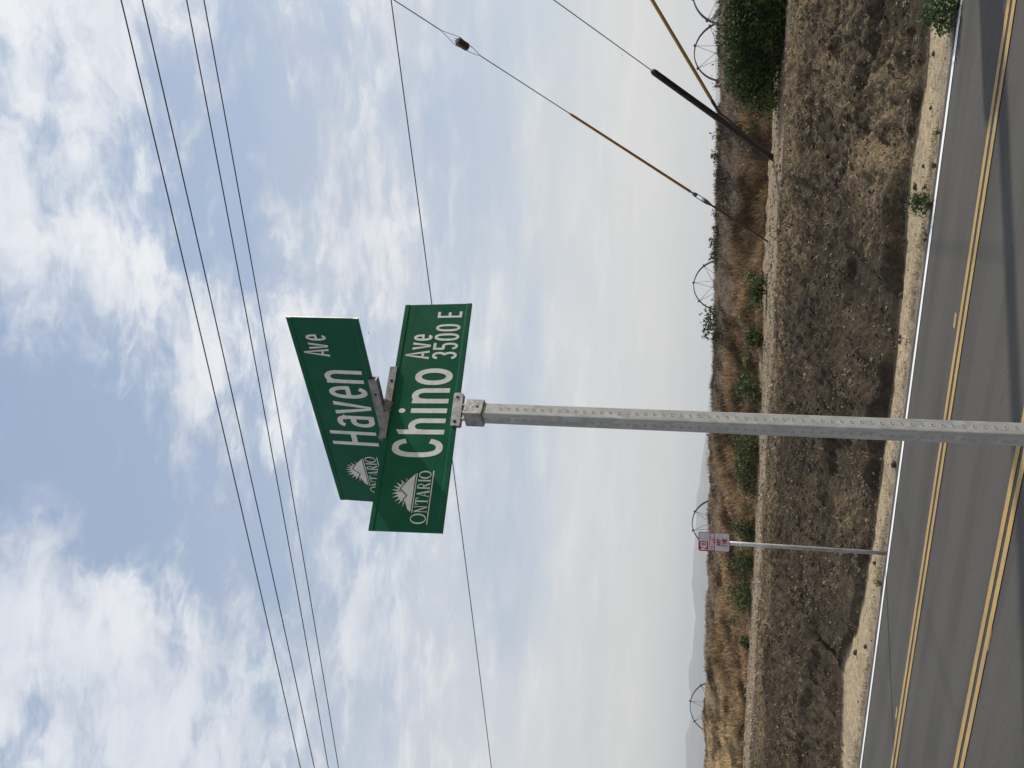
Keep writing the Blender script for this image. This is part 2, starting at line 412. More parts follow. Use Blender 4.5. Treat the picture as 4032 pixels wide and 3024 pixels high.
grndc = nt.mix(nt.math('MULTIPLY', sf_, 0.85), a.outputs[0], sc_)
f1 = nt.rng(nt.noise(v, 9.0, 6, 0.65), 0.25, 0.75, 0.62, 1.38)
f2 = nt.rng(nt.noise(v, 46.0, 4, 0.6), 0.25, 0.75, 0.70, 1.30)
cc = nt.scale(nt.scale(grndc, f1), f2)
nt.l.new(cc, b.inputs['Base Color'])
bn = nt.node('ShaderNodeBump'); bn.inputs['Strength'].default_value = 0.9; bn.inputs['Distance'].default_value = 0.03
nt.l.new(nt.math('ADD', nt.noise(v, 24.0, 6, 0.65), nt.math('MULTIPLY', nt.noise(v, 90.0, 3), 0.4)), bn.inputs['Height']); nt.l.new(bn.outputs[0], b.inputs['Normal'])
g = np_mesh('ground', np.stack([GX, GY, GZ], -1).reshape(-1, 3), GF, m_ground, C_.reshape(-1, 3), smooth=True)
big_ = straw_mask(GX, GY, True); md = mnd_shade * (1 - sstep(19.6, 21.5, GY)); mk = np.stack([np.clip(big_, 0, 1), md, md * 0, md * 0 + 1], -1)
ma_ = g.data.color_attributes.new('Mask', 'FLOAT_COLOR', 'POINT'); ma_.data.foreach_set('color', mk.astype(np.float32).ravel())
tag(g, kind='structure')

# ------------------------------------------------------------------ road
m_asph, nt, b = mat('asphalt', rough=0.85, spec=0.25)
t = nt.node('ShaderNodeTexCoord'); v = t.outputs['Object']
vs_ = nt.vmath('MULTIPLY', v, (0.06, 1.0, 1.0))
str_ = nt.rng(nt.noise(vs_, 2.4, 4, 0.55), 0.35, 0.68)
blot = nt.rng(nt.noise(v, 0.8, 5, 0.6), 0.35, 0.7)
grain = nt.rng(nt.noise(v, 150.0, 3, 0.7), 0.3, 0.7, 0.78, 1.22)
grain2 = nt.rng(nt.noise(v, 42.0, 5, 0.7), 0.3, 0.7, 0.80, 1.20)
c = nt.mix(str_, (0.078, 0.073, 0.064), (0.058, 0.055, 0.049))
c = nt.mix(nt.math('MULTIPLY', blot, 0.5), c, (0.082, 0.078, 0.068))
spk = nt.rng(nt.noise(nt.vmath('MULTIPLY', v, (0.35, 1.0, 1.0)), 9.0, 2, 0.5), 0.70, 0.78)
c = nt.mix(nt.math('MULTIPLY', spk, 0.5), c, (0.045, 0.043, 0.042))
nt.l.new(nt.scale(nt.scale(c, grain), grain2), b.inputs['Base Color'])
bn = nt.node('ShaderNodeBump'); bn.inputs['Strength'].default_value = 0.5; bn.inputs['Distance'].default_value = 0.006
nt.l.new(nt.noise(v, 120.0, 3, 0.7), bn.inputs['Height']); nt.l.new(bn.outputs[0], b.inputs['Normal'])
xr = np.unique(np.concatenate([grow(-40, -6000, 2, 1.5)[::-1], np.arange(-40, 10, 0.08), grow(10, 6000, 2, 1.5)]))
yr = np.array([ROAD_NEAR, 4.5, 6.8, 8.9, 10.5, ROAD_FAR])
RX, RY = np.meshgrid(xr, yr, indexing='ij')
RY[:, -1] += (fbm(xr, xr * 0, 3.0, 4, 0.65) - 0.5) * 0.13
RZ = np.zeros_like(RX); RZ[:, -1] = -0.004
idx = np.arange(RX.size).reshape(RX.shape)
RF = np.stack([idx[:-1, :-1], idx[1:, :-1], idx[1:, 1:], idx[:-1, 1:]], -1).reshape(-1, 4)
road = np_mesh('road', np.stack([RX, RY, RZ], -1).reshape(-1, 3), RF, m_asph); tag(road, kind='structure')

def paint_mat(name, c1, c2, lo, hi):
    mt, nt, b = mat(name, c1, 0.7, spec=0.3)
    t = nt.node('ShaderNodeTexCoord'); v = t.outputs['Object']
    f = nt.rng(nt.noise(v, 60.0, 5, 0.7), lo, hi)
    f2 = nt.rng(nt.noise(v, 1.1, 4, 0.65), 0.38, 0.68, 0.0, 0.55)
    cc = nt.mix(nt.math('ADD', f, f2, clamp=True), c1, c2)
    nt.l.new(cc, b.inputs['Base Color']); return mt
m_white = paint_mat('white_road_paint', (0.80, 0.80, 0.78), (0.62, 0.61, 0.58), 0.62, 0.85)
m_yel = paint_mat('yellow_road_paint', (0.43, 0.275, 0.085), (0.29, 0.20, 0.095), 0.40, 0.68)
m_tar = wear('black_tar', (0.030, 0.028, 0.026), (0.055, 0.05, 0.047), 30, 0.7)
def strip(name, y0, y1, z, mt, x0=-3000, x1=3000, wob=0.012, seed=0.0):
    xx = np.unique(np.concatenate([grow(-40, x0, 2, 1.5)[::-1] if x0 < -100 else np.array([x0]), np.arange(max(x0, -40), min(x1, 10), 0.05), grow(10, x1, 2, 1.5) if x1 > 100 else np.array([x1])]))
    a0 = y0 + (fbm(xx, xx * 0 + seed, 4.0, 4, 0.7) - 0.5) * wob; a1 = y1 + (fbm(xx, xx * 0 + seed + 5, 4.0, 4, 0.7) - 0.5) * wob
    V = np.concatenate([np.c_[xx, a0, np.full_like(xx, z)], np.c_[xx, a1, np.full_like(xx, z)]]); n = len(xx); i = np.arange(n - 1)
    o = np_mesh(name, V, np.stack([i, i + 1, n + i + 1, n + i], -1), mt); tag(o, kind='structure'); return o
strip('white_edge_line', WHITE_Y - 0.045, WHITE_Y + 0.045, 0.005, m_white, seed=1)
for k, yc in enumerate((YEL1_Y, YEL2_Y)):
    strip('black_line_gap', yc - 0.055, yc + 0.055, 0.004, m_tar, seed=20 + k)
    strip('yellow_centre_line', yc - 0.125, yc - 0.035, 0.008, m_yel, seed=3 + k * 4)
    strip('yellow_centre_line', yc + 0.035, yc + 0.125, 0.008, m_yel, seed=5 + k * 4)
for (px, py, L, W) in [(3762, 1262, 0.17, 0.06), (3531, 2808, 0.20, 0.06), (3898, 2515, 0.26, 0.035)]:
    p = at_z(px, py, 0); strip('yellow_paint_smear', p[1] - W / 2, p[1] + W / 2, 0.0045, m_yel, p[0] - L / 2, p[0] + L / 2, 0.05, seed=px)
# ------------------------------------------------------------------ mountains
m_mtn = wear('hazy_hillside', (0.10, 0.10, 0.075), (0.17, 0.15, 0.11), 0.002, 0.95)
RID = [(-700, 2800), (300, 2815), (900, 2812), (1500, 2799), (1600, 2788), (1730, 2775), (1790, 2762), (1850, 2756), (1900, 2752), (1950, 2738), (2000, 2737), (2100, 2734), (2150, 2730), (2230, 2722), (2300, 2718),
       (2380, 2728), (2430, 2736), (2500, 2725), (2570, 2722), (2640, 2703), (2700, 2708), (2750, 2715), (2800, 2717), (2850, 2710), (2900, 2693), (3024, 2695), (3150, 2690), (3350, 2702), (3600, 2710), (4000, 2740), (4600, 2776), (5200, 2790)]
sy = np.arange(-700, 5200, 7.0); sx = np.interp(sy, [r[0] for r in RID], [r[1] for r in RID]) + (fbm(sy, sy * 0, 0.02, 4, 0.6) - 0.5) * 7
tt = np.linspace(0, 1, 15); V = []
for q in range(len(sy)):
    p = at_t(sx[q], sy[q], 10500.0); fo = np.array([p[0], p[1]]) / math.hypot(p[0], p[1])
    for w in tt:
        off = (w - 0.55) * 4200; prof = (w / 0.55) ** 1.15 if w <= 0.55 else 1 - (w - 0.55) / 0.45
        x, y = p[0] + fo[0] * off, p[1] + fo[1] * off
        z = max(p[2], 3) * prof * (1 + (float(vnoise(np.array([x / 320.]), np.array([y / 320.]))[0]) - 0.5) * 0.8 * (1 - prof) * prof * 2) - 4
        V.append((x, y, z))
n, k = len(sy), len(tt); idx = np.arange(n * k).reshape(n, k)
o = np_mesh('mountain_ridge', np.array(V), np.stack([idx[:-1, :-1], idx[1:, :-1], idx[1:, 1:], idx[:-1, 1:]], -1).reshape(-1, 4), m_mtn, smooth=True)
tag(o, kind='structure')
mb = MB(); mb.box((-2500, 4000, 239), 34000, 27000, 484)
hz_o = mb.build('haze', []); tag(hz_o, kind='stuff')
mh = bpy.data.materials.new('air'); mh.use_nodes = True; nt = NT(mh.node_tree); nt.n.clear()
out = nt.node('ShaderNodeOutputMaterial'); pv = nt.node('ShaderNodeVolumePrincipled'); nt.l.new(pv.outputs[0], out.inputs['Volume'])
pv.inputs['Color'].default_value = (0.95, 0.975, 1.0, 1); pv.inputs['Density'].default_value = 0.000125; pv.inputs['Anisotropy'].default_value = 0.2
hz_o.data.materials.clear(); hz_o.data.materials.append(mh)

# ------------------------------------------------------------------ street name sign
IN = 0.0254
m_green, nt, b = mat('green_sign_sheeting', (0.008, 0.08, 0.045), 0.5, spec=0.12)
t = nt.node('ShaderNodeTexCoord'); v = t.outputs['Object']
nt.l.new(nt.mix(nt.rng(nt.noise(v, 7, 5, 0.6), 0.3, 0.75), (0.004, 0.078, 0.038), (0.008, 0.098, 0.050)), b.inputs['Base Color'])
nt.l.new(nt.rng(nt.noise(v, 16, 5, 0.6), 0.3, 0.7, 0.30, 0.52), b.inputs['Roughness'])
m_refl = wear('white_reflective_letters', (0.66, 0.66, 0.61), (0.56, 0.56, 0.52), 30, 0.5, spec=0.4)
m_gline = mat('dark_green_outline', (0.012, 0.070, 0.042), 0.5)[0]
m_alu = wear('weathered_aluminium', (0.46, 0.45, 0.43), (0.30, 0.29, 0.28), 40, 0.5, 0.75, 0.15, 200)
m_alud = wear('dull_cast_aluminium', (0.27, 0.262, 0.255), (0.16, 0.155, 0.15), 45, 0.6, 0.5, 0.3, 160)
m_galv, nt, b = mat('galvanised_steel', (0.5, 0.5, 0.5), 0.6, 0.1, 0.25)
t = nt.node('ShaderNodeTexCoord'); v = t.outputs['Object']
sp = nt.node('ShaderNodeTexVoronoi'); sp.inputs['Scale'].default_value = 70.0; nt.l.new(nt.vmath('MULTIPLY', v, (1, 1, 0.5)), sp.inputs['Vector'])
spang = nt.rng(sp.outputs['Color'], 0.0, 1.0, 0.0, 1.0, smooth=False)
run = nt.rng(nt.noise(nt.vmath('MULTIPLY', v, (1, 1, 0.12)), 40.0, 5, 0.65), 0.52, 0.75)
cc = nt.mix(spang, (0.26, 0.265, 0.255), (0.37, 0.375, 0.365)); cc = nt.mix(nt.math('MULTIPLY', run, 0.55), cc, (0.22, 0.212, 0.19))
nt.l.new(cc, b.inputs['Base Color']); nt.l.new(nt.rng(nt.noise(v, 60, 4), 0.3, 0.7, 0.38, 0.60), b.inputs['Roughness'])
m_bolt = wear('rusty_bolt', (0.055, 0.030, 0.022), (0.10, 0.06, 0.04), 200, 0.8, 0.3)
m_hole = mat('dark_bolt_hole', (0.012, 0.011, 0.011), 0.9)[0]
m_scuff = wear('black_scuff', (0.04, 0.04, 0.042), (0.12, 0.12, 0.12), 300, 0.8)

POST_TOP = np.array([-1.1432, 2.1795, 3.205]); POST_BOT = np.array([-1.176, 2.181, -0.35])
sign = empty('street_name_sign', (POST_BOT[0], POST_BOT[1], 0.0), 'two crossed green street name blades on a perforated square steel post', 'street sign')
up = POST_TOP - POST_BOT; up = up / np.linalg.norm(up)
vd = POST_TOP[:2] / np.linalg.norm(POST_TOP[:2]); va = math.atan2(vd[1], vd[0])
pa = va + math.radians(42)
f1 = np.array([math.cos(pa), math.sin(pa), 0]); f1 = f1 - up * (f1 @ up); f1 /= np.linalg.norm(f1); f2 = np.cross(up, f1)
SIDE = 0.0463; h_ = SIDE / 2; r_ = 0.005
prof = []
for qx, qy in ((1, 1), (-1, 1), (-1, -1), (1, -1)):
    for k in range(4):
        an = math.atan2(qy, qx) - math.pi / 4 + k * math.pi / 6
        prof.append((qx * (h_ - r_) + r_ * math.cos(an), qy * (h_ - r_) + r_ * math.sin(an)))
mb = MB(); mb.prism(prof, POST_BOT, (f1, f2, up), float(np.linalg.norm(POST_TOP - POST_BOT)))
tube = mb.build('post', m_galv, sign)
# knock-out discs, one inch apart, on the two faces seen and the two behind them
kn = MB(); ring = [(0.0056 * math.cos(k * math.pi / 6), 0.0056 * math.sin(k * math.pi / 6)) for k in range(12)]
inner = [(0.0043 * math.cos(k * math.pi / 6), 0.0043 * math.sin(k * math.pi / 6)) for k in range(12)]
vs = [(x, y, 0) for x, y in ring] + [(x, y, 0.0014) for x, y in inner] + [(x * 0.8, y * 0.8, 0.0002) for x, y in inner]
kn.add(vs, [(k, (k + 1) % 12, 12 + (k + 1) % 12, 12 + k) for k in range(12)] + [(12 + k, 12 + (k + 1) % 12, 24 + (k + 1) % 12, 24 + k) for k in range(12)] + [tuple(range(24, 36))])
kme = bpy.data.meshes.new('knockout'); kme.from_pydata(kn.v, [], kn.f); kme.materials.append(m_galv); kme.polygons.foreach_set('use_smooth', [True] * len(kn.f))
def place(o, origin, ax):
    M = Matrix.Identity(4)
    for i in range(3):
        for j in range(3): M[j][i] = ax[i][j]
        M[i][3] = origin[i]
    return M
for nrm, tan in ((-f1, f2), (-f2, f1), (f1, f2), (f2, f1)):
    q = POST_TOP - up * 0.082
    while q[2] > 0.9:
        ko = bpy.data.objects.new('knockout', kme); col.objects.link(ko)
        a0 = np.cross(up, nrm)
        ko.parent = sign; ko.matrix_parent_inverse = Matrix.Translation(sign.location).inverted()
        ko.matrix_world = place(ko, q + nrm * (h_ - 0.0001), (a0, np.cross(nrm, a0), nrm))
        M = place(ko, q + nrm * (h_ - 0.0001), (a0, np.cross(nrm, a0), nrm)); ko.matrix_basis = M
        q = q - up * 0.0254
# black scuffs on the right-hand face
for k in range(26):
    zz = random.choice([random.uniform(1.75, 2.75), random.uniform(2.3, 2.5)]); base = POST_BOT + up * (zz + 0.35)
    for nrm, tan in ((-f2, f1),):
        sc = MB(); c0 = base + nrm * (h_ + 0.0009) + tan * random.uniform(-0.014, 0.014); L, W = random.uniform(0.008, 0.03), random.uniform(0.0008, 0.0022)
        n_ = 7; sc.add([c0 + up * L * (j / n_ - 0.5) + tan * (W * math.sin(math.pi * j / n_) * sg + random.uniform(-.0006, .0006)) for sg in (1, -1) for j in range(n_ + 1)],
                       [(j, j + 1, n_ + 2 + j, n_ + 1 + j) for j in range(n_)])
        sc.build('scuff_mark', m_scuff, sign)

def sign_frame(p):
    c = np.array(p[:3]); yw, ti = p[3], p[4]
    u = np.array([math.cos(yw) * math.cos(ti), math.sin(yw) * math.cos(ti), math.sin(ti)]); nn = np.array([math.sin(yw), -math.cos(yw), 0.0])
    return c, u, np.cross(nn, u), nn
FC = sign_frame([-1.1438, 2.1788, 3.3748, 0.8752, 0.0271])
FH = sign_frame([-1.1711, 2.1794, 3.6289, -0.1859, -0.0217])

def blade(fr, half):
    c, u, v, nn = fr; H = 4.5 * IN; L = half * IN
    # extruded blank: thin web, thick rails along top and bottom
    pr = [(0.0016, 3.75), (0.0036, 3.95), (0.0036, 4.42), (0.0028, 4.5)]
    front = [(a, b_ * IN) for a, b_ in pr]
    right = [(a, -b_) for a, b_ in reversed(front)] + front
    poly = right + [(-a, b_) for a, b_ in reversed(right)]
    n_ = len(poly); mb = MB()
    A = [c - u * L + nn * p[0] + v * p[1] for p in poly]; B = [p + u * 2 * L for p in A]
    mb.add(A, [tuple(range(n_))], 1); mb.add(B, [tuple(reversed(range(n_)))], 1)
    for i in range(n_):
        j = (i + 1) % n_; edge = abs(poly[i][1]) > 4.40 * IN and abs(poly[j][1]) > 4.40 * IN and abs(poly[i][1] - poly[j][1]) < 1e-6
        mb.add([A[i], B[i], B[j], A[j]], [(0, 1, 2, 3)], 1 if edge else 0)
    o = mb.build('name_blade', [m_green, m_alu], sign); return o

# --- letter strokes in blade inches; (u, v) with v compressed by KV while stroking so that horizontals come out heavier
class Pen:
    def __init__(s, fr, w, kv, lift=0.0022):
        s.fr = fr; s.w = w; s.kv = kv; s.mb = MB(); s.lift = lift; s.n = 0
    def _put(s, P2, faces):
        c, u, v, nn = s.fr; s.n += 1; z = s.lift + 0.00003 * (s.n % 6)
        s.mb.add([c + u * (p[0] - 15) * IN + v * (p[1] - 4.5) * IN + nn * z for p in P2], faces)
    def poly(s, pts): s._put(pts, [tuple(range(len(pts)))])
    def stroke(s, pts, w=None, closed=False):
        w = (w or s.w) / 2; P = np.array([(a, b_ * s.kv) for a, b_ in pts]); n = len(P); Lf, Rt = [], []
        for i in range(n):
            p0 = P[(i - 1) % n] if (closed or i > 0) else None; p1 = P[(i + 1) % n] if (closed or i < n - 1) else None
            d0 = (P[i] - p0) / (np.linalg.norm(P[i] - p0) + 1e-9) if p0 is not None else None
            d1 = (p1 - P[i]) / (np.linalg.norm(p1 - P[i]) + 1e-9) if p1 is not None else None
            if d0 is None: d0 = d1
            if d1 is None: d1 = d0
            t_ = d0 + d1; t_ = t_ / (np.linalg.norm(t_) + 1e-9); nrm = np.array([-t_[1], t_[0]])
            k_ = 1 / max(0.5, abs(nrm @ np.array([-d0[1], d0[0]])))
            Lf.append(P[i] + nrm * w * k_); Rt.append(P[i] - nrm * w * k_)
        pts2 = [(q[0], q[1] / s.kv) for q in Lf + Rt]
        fs = [(n + i, n + i + 1, i + 1, i) for i in range(n - 1)]
        if closed: fs.append((n + n - 1, n, 0, n - 1))
        s._put(pts2, fs)
    def build(s, name, mt, parent): return s.mb.build(name, mt, parent)
def sell(cx, cy, rx, ry, a0, a1, n=26, e=2.3):
    out = []
    for k in range(n + 1):
        a_ = math.radians(a0 + (a1 - a0) * k / n); c_, s_ = math.cos(a_), math.sin(a_)
        out.append((cx + rx * math.copysign(abs(c_) ** (2 / e), c_), cy + ry * math.copysign(abs(s_) ** (2 / e), s_)))
    return out
def glyph(P, ch, l, r, b, t):
    w = P.w; hw = w / 2; hv = w / P.kv / 2; L, R, B, T = l + hw, r - hw, b + hv, t - hv; cx, cy = (l + r) / 2, (b + t) / 2
    if ch in 'oO0':
        P.stroke(sell(cx, cy, (R - L) / 2, (T - B) / 2, 0, 360, 36, 2.15 if ch == 'o' else 2.5)[:-1], closed=True)
    elif ch == 'C':
        P.stroke(sell(cx, cy, (R - L) / 2, (T - B) / 2, 28, 332, 40, 2.5))
    elif ch in 'hn':
        xh = t if ch == 'n' else b + (t - b) * 0.775
        top = xh - hv
        if ch == 'h': P.poly([(l, b), (l + w, b), (l + w, t + 0.15), (l, t - 0.28)])
        else: P.poly([(l, b), (l + w, b), (l + w, t - 0.25), (l + w * .55, t - 0.12), (l, t - 0.12)])
        ry = (top - b) * 0.30; mx = (L + R) / 2
        P.stroke([(L + 0.02, top - ry * 1.15)] + sell(mx, top - ry, (R - L) / 2, ry, 160, 0, 16, 2.1) + [(R, b)])
    elif ch == 'i':
        P.poly([(l, b), (r, b), (r, b + (t - b) * 0.745), (l, b + (t - b) * 0.745)])
        P.poly(sell(cx, t - 0.43, 0.31, 0.43, 0, 360, 20, 2)[:-1])
    elif ch == 'v':
        P.poly([(l, t), (l + w * 1.08, t), (cx, b + hv * 1.4), (r - w * 1.08, t), (r, t), (cx + hw, b), (cx - hw, b)])
    elif ch == 'A':
        k_ = w * 1.05
        P.poly([(l, b), (l + k_, b), (cx, t - hv * 1.6), (cx, t), (cx - hw * 0.75, t)])
        P.poly([(r, b), (cx + hw * 0.75, t), (cx, t), (cx, t - hv * 1.6), (r - k_, b)])
        y0 = b + (t - b) * 0.22; P.poly([(l + k_ * 1.0, y0), (r - k_ * 1.0, y0), (r - k_ * 1.3, y0 + 2 * hv * .85), (l + k_ * 1.3, y0 + 2 * hv * .85)])
    elif ch == 'e':
        m_ = b + (t - b) * 0.50
        P.stroke([(L + hw * .6, m_), (R - 0.02, m_)], w * 0.85)
        P.stroke([(R, m_ - hv * .7)] + sell(cx, cy, (R - L) / 2, (T - B) / 2, 6, 318, 34, 2.3))
    elif ch == 'a':
        P.stroke([(R, b), (R, T - (t - b) * 0.16)] + sell(cx, T - (t - b) * 0.16, (R - L) / 2, (t - b) * 0.16, 0, 165, 14, 2.2))
        m_ = b + (t - b) * 0.56; by = (m_ + B) / 2
        P.stroke([(R, m_)] + sell(cx, by, (R - L) / 2, (m_ - B) / 2, 80, 280, 18, 2.3) + [(R, B + 0.06)])
    elif ch == 'H':
        P.poly([(l, b), (l + w, b), (l + w, t), (l, t)]); P.poly([(r - w, b), (r, b), (r, t), (r - w, t)])
        P.poly([(l + w, cy - hv), (r - w, cy - hv), (r - w, cy + hv), (l + w, cy + hv)])
    elif ch == 'E':
        P.poly([(l, b), (l + w, b), (l + w, t), (l, t)])
        for yy, rr in ((b, r), (cy - hv, r - 0.12 * (r - l)), (t - 2 * hv, r)): P.poly([(l + w, yy), (rr, yy), (rr, yy + 2 * hv), (l + w, yy + 2 * hv)])
    elif ch == '3':
        q = (t - b) / 4
        P.stroke(sell(cx, t - hv - (q - hv * .5), (R - L) / 2, q - hv * .5, 165, -80, 18, 2.2))
        P.stroke(sell(cx, b + hv + (q - hv * .5), (R - L) / 2, q - hv * .5, 80, -165, 18, 2.2))
    elif ch == '5':
        P.poly([(l, t), (l, t - 2 * hv), (r, t - 2 * hv), (r, t)]); P.poly([(l, cy + .2), (l + w, cy + .2), (l + w, t - 2 * hv), (l, t - 2 * hv)])
        P.stroke([(L, cy + 0.26)] + sell(cx, (b + hv + cy + 0.32) / 2, (R - L) / 2, (cy + 0.32 - b - hv) / 2, 115, -160, 24, 2.3))
def serif(P, ch, l, r, b, t):
    """narrow roman capitals with thick and thin strokes"""
    th, tn, sv = 0.17, 0.075, 0.10; cx = (l + r) / 2
    bar = lambda x0, x1, y0, y1: P.poly([(x0, y0), (x1, y0), (x1, y1), (x0, y1)])
    if ch == 'O':
        o_ = sell(cx, (b + t) / 2, (r - l) / 2, (t - b) / 2, 0, 360, 32, 2)[:-1]; i_ = sell(cx, (b + t) / 2, (r - l) / 2 - th, (t - b) / 2 - sv, 0, 360, 32, 2)[:-1]
        n = 32; P._put(o_ + i_, [(k, (k + 1) % n, n + (k + 1) % n, n + k) for k in range(n)])
    elif ch == 'N':
        bar(l + .08, l + .08 + tn, b, t); bar(r - .08 - tn, r - .08, b, t); bar(l, l + .26, b, b + sv * .6); bar(r - .28, r, t - sv * .6, t)
        P.poly([(l, t), (l + .2, t), (r - .08, b), (r - .2, b)])
    elif ch == 'T':
        bar(cx - th / 2, cx + th / 2, b, t); bar(l, r, t - sv, t); bar(cx - .2, cx + .2, b, b + sv * .6); bar(l, l + tn, t - .36, t - sv); bar(r - tn, r, t - .36, t - sv)
    elif ch == 'A':
        P.poly([(r - .02, b), (r - .25, b), (cx - .06, t), (cx + .06, t)]); P.poly([(l + .1, b), (l + .1 + tn, b), (cx, t - .2), (cx - .03, t)])
        bar(l + .25, r - .2, b + .42, b + .42 + sv * .7); bar(l, l + .28, b, b + sv * .6); bar(r - .34, r + .04, b, b + sv * .6)
    elif ch == 'R':
        bar(l + .08, l + .08 + th, b, t); bar(l, l + .34, b, b + sv * .6); m_ = b + (t - b) * .46
        P.stroke([(l + .2, t - .05)] + sell(l + .34, (t + m_) / 2, .27, (t - m_) / 2 - .05, 90, -90, 14, 2.3) + [(l + .2, m_ + .05)], .11)
        P.poly([(l + .3, m_), (l + .5, m_), (r + .02, b), (r - .2, b)])
    elif ch == 'I':
        bar(cx - th / 2, cx + th / 2, b, t); bar(l, r, b, b + sv * .6); bar(l, r, t - sv * .6, t)
def word(P, spec, b, t):
    for ch, l, r in spec: glyph(P, ch, l, r, b, t)
def emblem(fr, parent, du):
    P = Pen(fr, 0.1, 1.0); sh = lambda pts: [(a + du, b_) for a, b_ in pts]
    tips = [(6.49, 5.28), (6.24, 5.91), (5.89, 6.47), (5.46, 6.76), (4.98, 6.92), (4.50, 6.88), (4.01, 6.75), (3.53, 6.33), (3.22, 5.87), (2.95, 5.30)]
    c_ = np.array([4.78, 4.85])
    for tp in tips:
        tp = np.array(tp); d_ = tp - c_; L = np.linalg.norm(d_); d_ /= L; n_ = np.array([-d_[1], d_[0]])
        b0 = c_ + d_ * 0.85; P.poly(sh([tuple(b0 + n_ * 0.19), tuple(b0 - n_ * 0.19), tuple(tp)]))
    P.poly(sh(sell(c_[0], c_[1], 1.28, 1.28, 5, 175, 24, 2)))
    P.build('sunburst', m_refl, parent)
    mt_ = [(7.08, 4.22), (6.21, 5.09), (5.15, 5.88), (4.29, 4.94), (3.77, 5.34), (3.38, 5.02), (2.62, 4.68), (2.28, 4.22)]
    G = Pen(fr, 0.1, 1.0, lift=0.0028); cc_ = np.array([4.7, 4.6])
    G.stroke(sh(mt_), 0.13); G.build('mountain_outline', m_gline, parent)
    P = Pen(fr, 0.1, 1.0, lift=0.0026)
    for a_, b_, c2 in [((2.28, 4.22), (2.62, 4.68), (3.38, 5.02)), ((2.28, 4.22), (3.38, 5.02), (4.29, 4.22)), ((3.38, 5.02), (3.77, 5.34), (4.29, 4.94)), ((3.38, 5.02), (4.29, 4.94), (4.29, 4.22)),
                       ((4.29, 4.22), (4.29, 4.94), (5.15, 5.88)), ((4.29, 4.22), (5.15, 5.88), (6.21, 4.22)), ((5.15, 5.88), (6.21, 5.09), (6.21, 4.22)), ((6.21, 4.22), (6.21, 5.09), (7.08, 4.22))]:
        P.n = 0; P.poly(sh([a_, c2, b_][::-1] if 0 else [a_, b_, c2]))
    P.n = 0; P.poly(sh([(2.25, 3.98), (7.08, 3.98), (7.08, 4.09), (2.25, 4.09)]))
    P.build('mountain', m_refl, parent)
    P = Pen(fr, 0.1, 1.0)
    serif(P, 'O', 0.98 + du, 2.2 + du, 2.22, 4.15)
    for ch, l, r in (('N', 2.32, 3.15), ('T', 3.28, 4.08), ('A', 4.12, 5.02), ('R', 5.12, 5.92), ('I', 6.05, 6.33), ('O', 6.42, 7.40)): serif(P, ch, l + du, r + du, 2.27, 3.80)
    P.poly(sh([(0.96, 1.98), (7.42, 1.98), (7.42, 2.10), (0.96, 2.10)]))
    P.build('city_name', m_refl, parent)

bc = blade(FC, 15.02); bh = blade(FH, 14.57)
bc['label'] = 'lower green blade reading Chino Ave 3500 E'; bh['label'] = 'upper green blade reading Haven Ave'
P = Pen(FC, 0.60, 0.70); word(P, [('C', 9.07, 11.52)], 1.34, 7.73); word(P, [('h', 12.0, 14.06)], 1.42, 7.42); word(P, [('i', 14.77, 15.39)], 1.42, 7.61)
word(P, [('n', 16.06, 18.08)], 1.40, 6.2); word(P, [('o', 18.53, 20.80)], 1.27, 6.15); P.build('street_name', m_refl, bc)
P = Pen(FC, 0.30, 0.78); word(P, [('A', 22.1, 23.32)], 4.74, 7.88); word(P, [('v', 23.46, 24.5)], 4.70, 7.08); word(P, [('e', 24.73, 25.65)], 4.64, 7.10); P.build('street_suffix', m_refl, bc)
P = Pen(FC, 0.29, 0.78); word(P, [('3', 22.08, 23.10), ('5', 23.40, 24.38), ('0', 24.69, 25.73), ('0', 26.02, 27.06), ('E', 28.0, 28.87)], 1.12, 4.35); P.build('block_number', m_refl, bc)
emblem(FC, bc, 0.0)
P = Pen(FH, 0.52, 0.70); word(P, [('H', 10.45, 12.72)], 1.30, 7.58); word(P, [('a', 13.48, 15.25)], 1.08, 6.10); word(P, [('v', 15.50, 17.50)], 1.12, 6.0)
word(P, [('e', 17.98, 19.85)], 1.10, 6.1); word(P, [('n', 20.30, 22.2)], 1.2, 6.15); P.build('street_name', m_refl, bh)
P = Pen(FH, 0.26, 0.78); word(P, [('A', 24.15, 25.24)], 4.70, 7.93); word(P, [('v', 25.18, 26.08)], 4.64, 7.1); word(P, [('e', 26.40, 27.25)], 4.64, 7.2); P.build('street_suffix', m_refl, bh)
emblem(FH, bh, 1.15)
for o in (bc, bh):
    for ch in o.children: ch.matrix_parent_inverse = Matrix.Identity(4)

def channel(name, fr, u0, u1, vlo, vhi, gap, wid, mt, rounded=0.0, base_at='lo'):
    """U-shaped gripping channel along a blade edge"""
    c, u, v, nn = fr; mb = MB(); L0, L1 = (u0 - 15) * IN, (u1 - 15) * IN; lo, hi = (vlo - 4.5) * IN, (vhi - 4.5) * IN; cut = rounded * IN
    for sg in (1, -1):
        poly = [(L0 + cut, lo), (L1 - cut, lo), (L1, lo + cut), (L1, hi - cut), (L1 - cut, hi), (L0 + cut, hi), (L0, hi - cut), (L0, lo + cut)] if cut else [(L0, lo), (L1, lo), (L1, hi), (L0, hi)]
        mb.prism(poly, c + nn * sg * gap if sg > 0 else c - nn * wid, (u, v, nn), wid - gap)
    th = 0.005
    mid = (lo if base_at == 'lo' else hi - th)
    mb.prism([(L0 + cut, -gap + 0.0002), (L1 - cut, -gap + 0.0002), (L1 - cut, gap - 0.0002), (L0 + cut, gap - 0.0002)], c + v * (mid + 0.0003), (u, nn, v), th)
    return mb.build(name, mt, sign)
